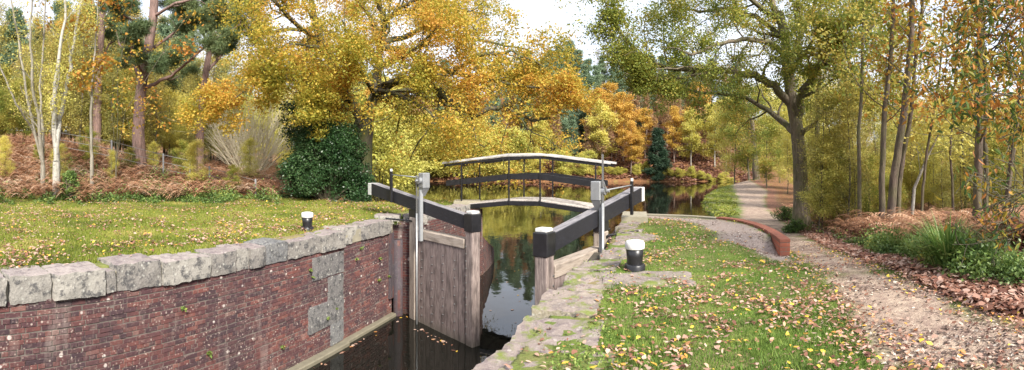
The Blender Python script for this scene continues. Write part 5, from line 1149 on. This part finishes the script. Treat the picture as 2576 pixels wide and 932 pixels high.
# fallen leaves
def flat_leaves(x, y, R, L0, L1, lift=.014):
    n = len(x); z = zland(x, y) + R.uniform(lift * .8, lift * 3, n); C = np.stack([x, y, z], -1); nr = R.normal(size=(n, 3)) * .28; nr[:, 2] = 1; nr /= np.linalg.norm(nr, axis=1)[:, None]
    a = np.cross(nr, rand_dirs(n, R)); a /= np.linalg.norm(a, axis=1)[:, None] + 1e-9; b_ = np.cross(nr, a); l = (L0 + (L1 - L0) * R.rand(n) ** 1.7)[:, None] * 1.15 / 2; k = R.uniform(.3, .75, (n, 1))
    f = nr * l * R.uniform(-.1, .6, (n, 1)); g_ = nr * l * R.uniform(0, .5, (n, 1)); return np.stack([C - a * l, C - a * l * .45 + b_ * l * k * .8 + f, C + a * l * .35 + b_ * l * k + f, C + a * l + g_, C + a * l * .35 - b_ * l * k + f * .6, C - a * l * .45 - b_ * l * k * .7 + f], 1).reshape(-1, 3)
def lit_fn(dens_lawn):
    def f(x, y, u_, r_):
        p, g_, l, w_ = masks(x, y); d = dens_lawn * (.22 + 1.9 * sm(.46, .66, .6 * fbm(x, y, 1.1) + .4 * fbm(x, y, .3, 2))) + .0 * p; d = np.where(p > .5, .03 + .45 * (1 - sm(.0, .5, dpoly(x, y, PATH))), d + .35 * (1 - sm(0, 1.4, dpoly(x, y, PATH)))); d = np.maximum(d, np.minimum(l, 1) * 1.0); d = np.where(g_ > .5, .04, d)
        return (R.rand(len(x)) < d) & (~inpoly(x, y, CH)) & (R.rand(len(x)) > .8 * instone(x, y)) & (zland(x, y) > -2.6)
    return f
def lcol(n): return np.repeat(R.rand(n), 6)
x1, y1 = scatter(52000, R, 1250, 2640, 2.9, 14, 1.0, lit_fn(.42)); V = flat_leaves(x1, y1, R, .025, .065); o = npmesh('fallen_leaves', V, 6, M['litter'], None, {'lv': lcol(len(x1))}); tag(o, 'brown, pink and yellow fallen leaves strewn over the right lawn and path edge', 'leaves', kind='stuff')
def verge(x, y, u_, r_):
    p, g_, l, w_ = masks(x, y); return (R.rand(len(x)) < np.maximum(l, .5 * w_)) & (p < .6) & (u_ > 1900)
x2, y2 = scatter(60000, R, 1900, 2660, 5, 26, 1.1, verge); V = flat_leaves(x2, y2, R, .05, .115, .03); o = npmesh('leaf_litter', V, 6, M['litter'], None, {'lv': np.repeat(R.rand(len(x2)) ** 1.2 * .72, 6)}); tag(o, 'thick band of brown leaves along the woodland side of the towpath', 'leaves', kind='stuff')
LIFT = .06
x3_, y3_ = scatter(34000, R, -60, 1190, 6.6, 21, 1.0, lit_fn(.55)); V = flat_leaves(x3_, y3_, R, .035, .085, .030); o = npmesh('fallen_leaves', V, 6, M['litter'], None, {'lv': lcol(len(x3_))}); tag(o, 'scattered pale fallen leaves on the left bank grass', 'leaves', kind='stuff')
x4, y4 = scatter(30000, R, 930, 1900, 108, 150, 1.0, lambda x, y, u_, r_: ~inpoly(x, y, POND)); V = flat_leaves(x4, y4, R, .5, .9, .05); o = npmesh('leaf_litter', V, 6, M['litter'], None, {'lv': np.repeat(R.rand(len(x4)) * .5, 6)}); tag(o, 'rust brown leaf litter covering the far hillside', 'leaves', kind='stuff')
aa = [Lw(R.uniform(2, 7), -.25 - abs(R.normal()) * .12) for _ in range(26)] + [(-.91 - .705 * t - .25, 11.15 + .709 * t - .25 - R.rand() * .3) for t in R.rand(22) * 2.3] + [(R.uniform(-.8, 3), R.uniform(11, 30)) for _ in range(60)] + [pr(R.uniform(1000, 1750), R.uniform(22, 60)) for _ in range(60)]
aa = np.array(aa); V = flat_leaves(aa[:, 0], aa[:, 1], R, .05, .11, .001); V[:, 2] = WATER + .006 + (V[:, 2] - V[:, 2].min()) * 0 + np.tile([0, .003, .006, .008, .006, .003], len(aa)); o = npmesh('floating_leaves', V, 6, M['litter'], None, {'lv': lcol(len(aa))}); tag(o, 'a few fallen leaves floating on the dark canal water', 'leaves', kind='stuff')
def dbf(x, y, u_, r_): p, g_, l, w_ = masks(x, y); return (np.maximum(p, g_) > .4) & (R.rand(len(x)) < .15 + .85 * sm(.45, .6, fbm(x * .8 + y * .3, y * .6, .7)))
x5, y5 = scatter(60000, R, 1500, 2640, 3.0, 22, 1.2, dbf); V = flat_leaves(x5, y5, R, .012, .05, .004); o = npmesh('path_debris', V, 6, M['debris'], None, {'lv': lcol(len(x5))}); tag(o, 'trodden dark leaf fragments and pale grit on the towpath', 'debris', kind='stuff')
def tft(x, y, u_, r_): p, g_, l, w_ = masks(x, y); return (~instone(x, y)) & (np.maximum(np.maximum(p, g_), w_) < .5) & ((fbm(x + 7, y, .45, 2) > .66) | (dpoly(x, y, WING, False) < .35))
xa, ya = scatter(60000, R, 1180, 2500, 3.0, 13.5, 1.1, tft); V, C = blades(xa, ya, R, .045, .09, .005, .7); o = npmesh('grass', V, 3, M['grass'], None, {'lv': np.repeat(R.rand(len(xa)) * .8, 3)}); tag(o, 'taller grass tufts dotted over the right lawn and along the kerbs', 'grass', kind='stuff')
# bracken fronds
def fronds(x, y, R, L0, L1, name, lab, mt, rise=1.0, bias=.25):
    n = len(x); z = zland(x, y); V = []; lv = []; K = 15; base = np.stack([x, y, z + R.uniform(.0, .35, n)], -1); a = R.uniform(0, 6.28, n); hd = np.stack([np.cos(a), np.sin(a), 0 * a], -1); L_ = R.uniform(L0, L1, n)[:, None]
    pe = np.stack([-np.sin(a), np.cos(a), 0 * a], -1); c0 = np.clip(R.rand(n) * .6 + (fbm(x, y, 1.8) - .5) * 1.5 + bias, 0, 1); ri = R.uniform(.5, 1.1, n)[:, None] * rise
    for k in range(K):
        t = (k + 1) / K; q = base + hd * L_ * t * .8 + np.array([0, 0, 1.0]) * L_ * ri * (t - .78 * t * t) * 1.0; w_ = L_ * .30 * (1 - t * .9) * (1 if k > 0 else .3); th_ = L_ / K * .34
        for sg in (-1, 1):
            tip = q + pe * w_ * sg + hd * w_ * .35 - np.array([0, 0, 1.0]) * w_ * R.uniform(.0, .5, (n, 1)); V.append(np.stack([q - hd * th_, q + hd * th_, tip], 1)); lv.append(np.clip(c0 + R.normal(size=n) * .08, 0, 1))
    V = np.stack(V, 1).reshape(-1, 3); lv = np.repeat(np.stack(lv, 1).ravel(), 3); o = npmesh(name, V, 3, mt, None, {'lv': lv}); return tag(o, lab, 'bracken', kind='stuff')
def brk(x, y, u_, r_): 
    edge = np.interp(u_, [-100, 0, 300, 480, 560, 690], [18.2, 18.5, 19.2, 19.8, 21.2, 21.5]); return (r_ > edge + (fbm(x, y, 1.2) - .5) * 2.4)
x1, y1 = scatter(6500, R, -60, 712, 18, 33, .9, brk); fronds(x1, y1, R, .5, 1.05, 'bracken', 'rust brown dead bracken on the slope behind the left bank', M['bracken'], 1.6)
def brr(x, y, u_, r_): p, g_, l, w_ = masks(x, y); return (w_ > .7) & (dpoly(x, y, R1, False) > 1.2)
xa, ya = scatter(1500, R, 2050, 2660, 8.5, 16, 1.0, brr); x1, y1 = scatter(6000, R, 1940, 2640, 9, 38, 1.0, brr); x1 = np.append(x1, xa); y1 = np.append(y1, ya); fronds(x1, y1, R, .6, 1.2, 'bracken', 'rust brown bracken under the trees right of the towpath', M['bracken'], 1.5, .02)
# brambles and verge plants
def under(x, y, R, n_each, rad_, hz, L0, L1, lab, name='undergrowth', mt='under'):
    n = len(x); i = np.repeat(np.arange(n), n_each); z = zland(x, y); d = rand_dirs(len(i), R); d[:, 2] = np.abs(d[:, 2]); sc = R.uniform(.35, 1.0, n) * (.45 + .9 * sm(.3, .7, fbm(x, y, 1.1)))
    C = np.stack([x[i], y[i], z[i]], -1) + d * (R.uniform(.3, 1, len(i)) * sc[i])[:, None] * np.array([rad_, rad_, hz]); o = npmesh(name, leaves(C, R, L0, L1), 4, M[mt], None, {'lv': lvals(C, R, sc=.7)}); return tag(o, lab, 'undergrowth', kind='stuff')
def vg(x, y, u_, r_):
    if True: p, g_, l, w_ = masks(x, y); d = dpoly(x, y, R1 + [(7.5, 1.2)], False); return (p < .2) & (x > tRf(y)) & (d > .7 + (fbm(x, y, .8) - .5) * .7) & (d < 3.2) & (fbm(x + 9, y, .9) > .40 + .1 * d)
xa, ya = scatter(5200, R, 2050, 2680, 5.2, 13, .9, vg); xb, yb = scatter(2600, R, 1900, 2300, 11, 34, .9, vg); x1 = np.concatenate([xa, xb]); y1 = np.concatenate([ya, yb]); print('verge', len(xa), len(xb)); under(x1, y1, R, 30, .28, .50, .035, .085, 'green brambles and nettles between the leaf band and the wood')
def vl(x, y, u_, r_): return (fbm(x, y, 1.0) > .5)
xb, yb = scatter(420, R, -60, 700, 19.5, 29, 1, lambda x, y, u_, r_: fbm(x + 40, y, 1.6) > .54); under(xb, yb, R, 60, .55, 1.05, .05, .12, 'green brambles growing up through the dead bracken on the left slope')
xa, ya = scatter(700, R, -60, 700, 20.0, 30, 1, lambda x, y, u_, r_: fbm(x + 40, y, 1.6) > .56); x1, y1 = scatter(700, R, -60, 700, 18.3, 21.0, 1, vl); x1 = np.append(x1, xa); y1 = np.append(y1, ya); under(x1, y1, R, 30, .35, .5, .06, .12, 'green brambles at the foot of the dead bracken on the left')
def vb(x, y, u_, r_): return (~inpoly(x, y, POND)) & (dpoly(x, y, PATH) > .5) & (~inpoly(x, y, PATH)) & (dpoly(x, y, POND) < 6) & (r_ > 16)
x1, y1 = scatter(2500, R, 1745, 1900, 18, 105, 1.4, vb); under(x1, y1, R, 16, .5, .12, .10, .2, 'pale rank grass and weeds on the bank between path and basin', mt='grass_l')
def under_obj(u_, v_, r_, rx, h_, n, lab, seed, mt='under', cat='bush', name='shrub'): x, y = pr(u_, r_); return bush(name, lab, cat, x, y, rx, rx * .8, h_, n, M[mt], .05, .09, seed, lobes=48)
under_obj(176, 400, 19.4, .55, 1.25, 4200, 'small upright green shrub in front of the dead bracken', 261, 'under')
under_obj(1975, 515, 27, 1.0, .8, 2600, 'rounded green bramble mound at the near bend of the towpath', 263)
under_obj(2003, 560, 20, .7, .5, 2000, 'low green bramble patch beside the towpath left of the oak trunk', 265)
# sedge clumps
def sedge(u_, r_, s_, n, lab, seed):
    x, y = pr(u_, r_); z = zg(x, y); R = np.random.RandomState(seed); a = R.uniform(0, 6.28, n); hd = np.stack([np.cos(a), np.sin(a), 0 * a], -1); pe = np.stack([-np.sin(a), np.cos(a), 0 * a], -1); b0 = hd * R.uniform(0, .22, (n, 1)) * s_; L_ = R.uniform(.5, 1.0, (n, 1)) * s_; out = R.uniform(.25, .95, (n, 1)); V = []
    for k in range(4):
        t0, t1 = k / 4, (k + 1) / 4; f = lambda t: b0 + hd * L_ * out * t ** 1.5 + np.array([0, 0, 1.]) * L_ * (t - .55 * out * t ** 2.2); w0, w1 = .010 * s_ * (1 - t0 ** 2), .010 * s_ * (1 - t1 ** 2) + .001
        V.append(np.stack([f(t0) - pe * w0, f(t0) + pe * w0, f(t1) + pe * w1, f(t1) - pe * w1], 1))
    V = np.stack(V, 1).reshape(-1, 3); root = empty('sedge_clump', (x, y, z), lab, 'plant', 'sedge clumps on the verge'); npmesh('leaf_blades', V, 4, M['sedge'], root, {'lv': np.repeat(R.rand(n), 16)}, False)
sedge(2385, 7.2, 1.1, 520, 'large arching sedge clump on the verge near the right edge', 271)
sedge(2250, 9.4, .8, 260, 'smaller sedge clump further along the verge', 273)
sedge(2310, 8.2, .7, 240, 'middle sedge clump just left of the largest one', 277)
sedge(2540, 6.6, .6, 200, 'low sedge clump nearest the right edge of the verge', 279)
sedge(2450, 7.0, .8, 260, 'sedge clump among brambles under the pair of straight trunks', 275)
# little ferns rooted in the brickwork
for i, (u_, v_, s_) in enumerate([(455, 775, .06), (777, 680, .06), (783, 697, .045), (842, 776, .05), (893, 652, .05), (905, 625, .06), (952, 650, .055), (990, 560, .10), (706, 872, .06), (520, 888, .07), (950, 705, .07), (975, 695, .06), (820, 800, .05)]):
    off = .05 if u_ > 863 else 0; sL = Ls(u_, off); x, y = Lw(sL, off - .01); rz_ = math.hypot(x, y); z = H - (v_ - V0) * rz_ / F; R = np.random.RandomState(500 + i); n = 26
    root = empty('wall_fern', (x, y, z), ['yellow-green fern sprouting high on the brick lock wall', 'small green weed rooted low in the brick lock wall'][v_ > 740], 'plant', 'ferns growing from the lock wall')
    d = rand_dirs(n, R) * .5 + np.array([-LN[0], -LN[1], .1]); C = d * R.uniform(.1, 1, (n, 1)) * s_ * 1.4; npmesh('fronds', leaves(C, R, s_ * .6, s_ * 1.2), 4, M['under'], root, {'lv': np.repeat(R.uniform(.5, .92, n), 4)}, False)
# moss and weed tufts on the right stones
R = np.random.RandomState(600)
def ms(x, y, u_, r_): rel = np.stack([x, y], -1) - RP0; s_ = rel @ RD; o_ = rel @ RN; return (o_ > .1) & (o_ < 1.0) & (fbm(x, y, .5) > .62) & (s_ < 4.2)
x1, y1 = scatter(9000, R, 1150, 1560, 3.2, 8.5, 1.0, ms); n = len(x1); C = np.stack([x1, y1, np.full(n, .02) + R.uniform(0, .035, n)], -1)
o = npmesh('moss_tufts', leaves(C, R, .015, .04), 4, M['grass'], None, {'lv': R.rand(n).repeat(4)}); tag(o, 'green moss and tiny weeds on the near stone slabs', 'moss', kind='stuff')
for o in S.objects:
    if '_used' in o: del o['_used']
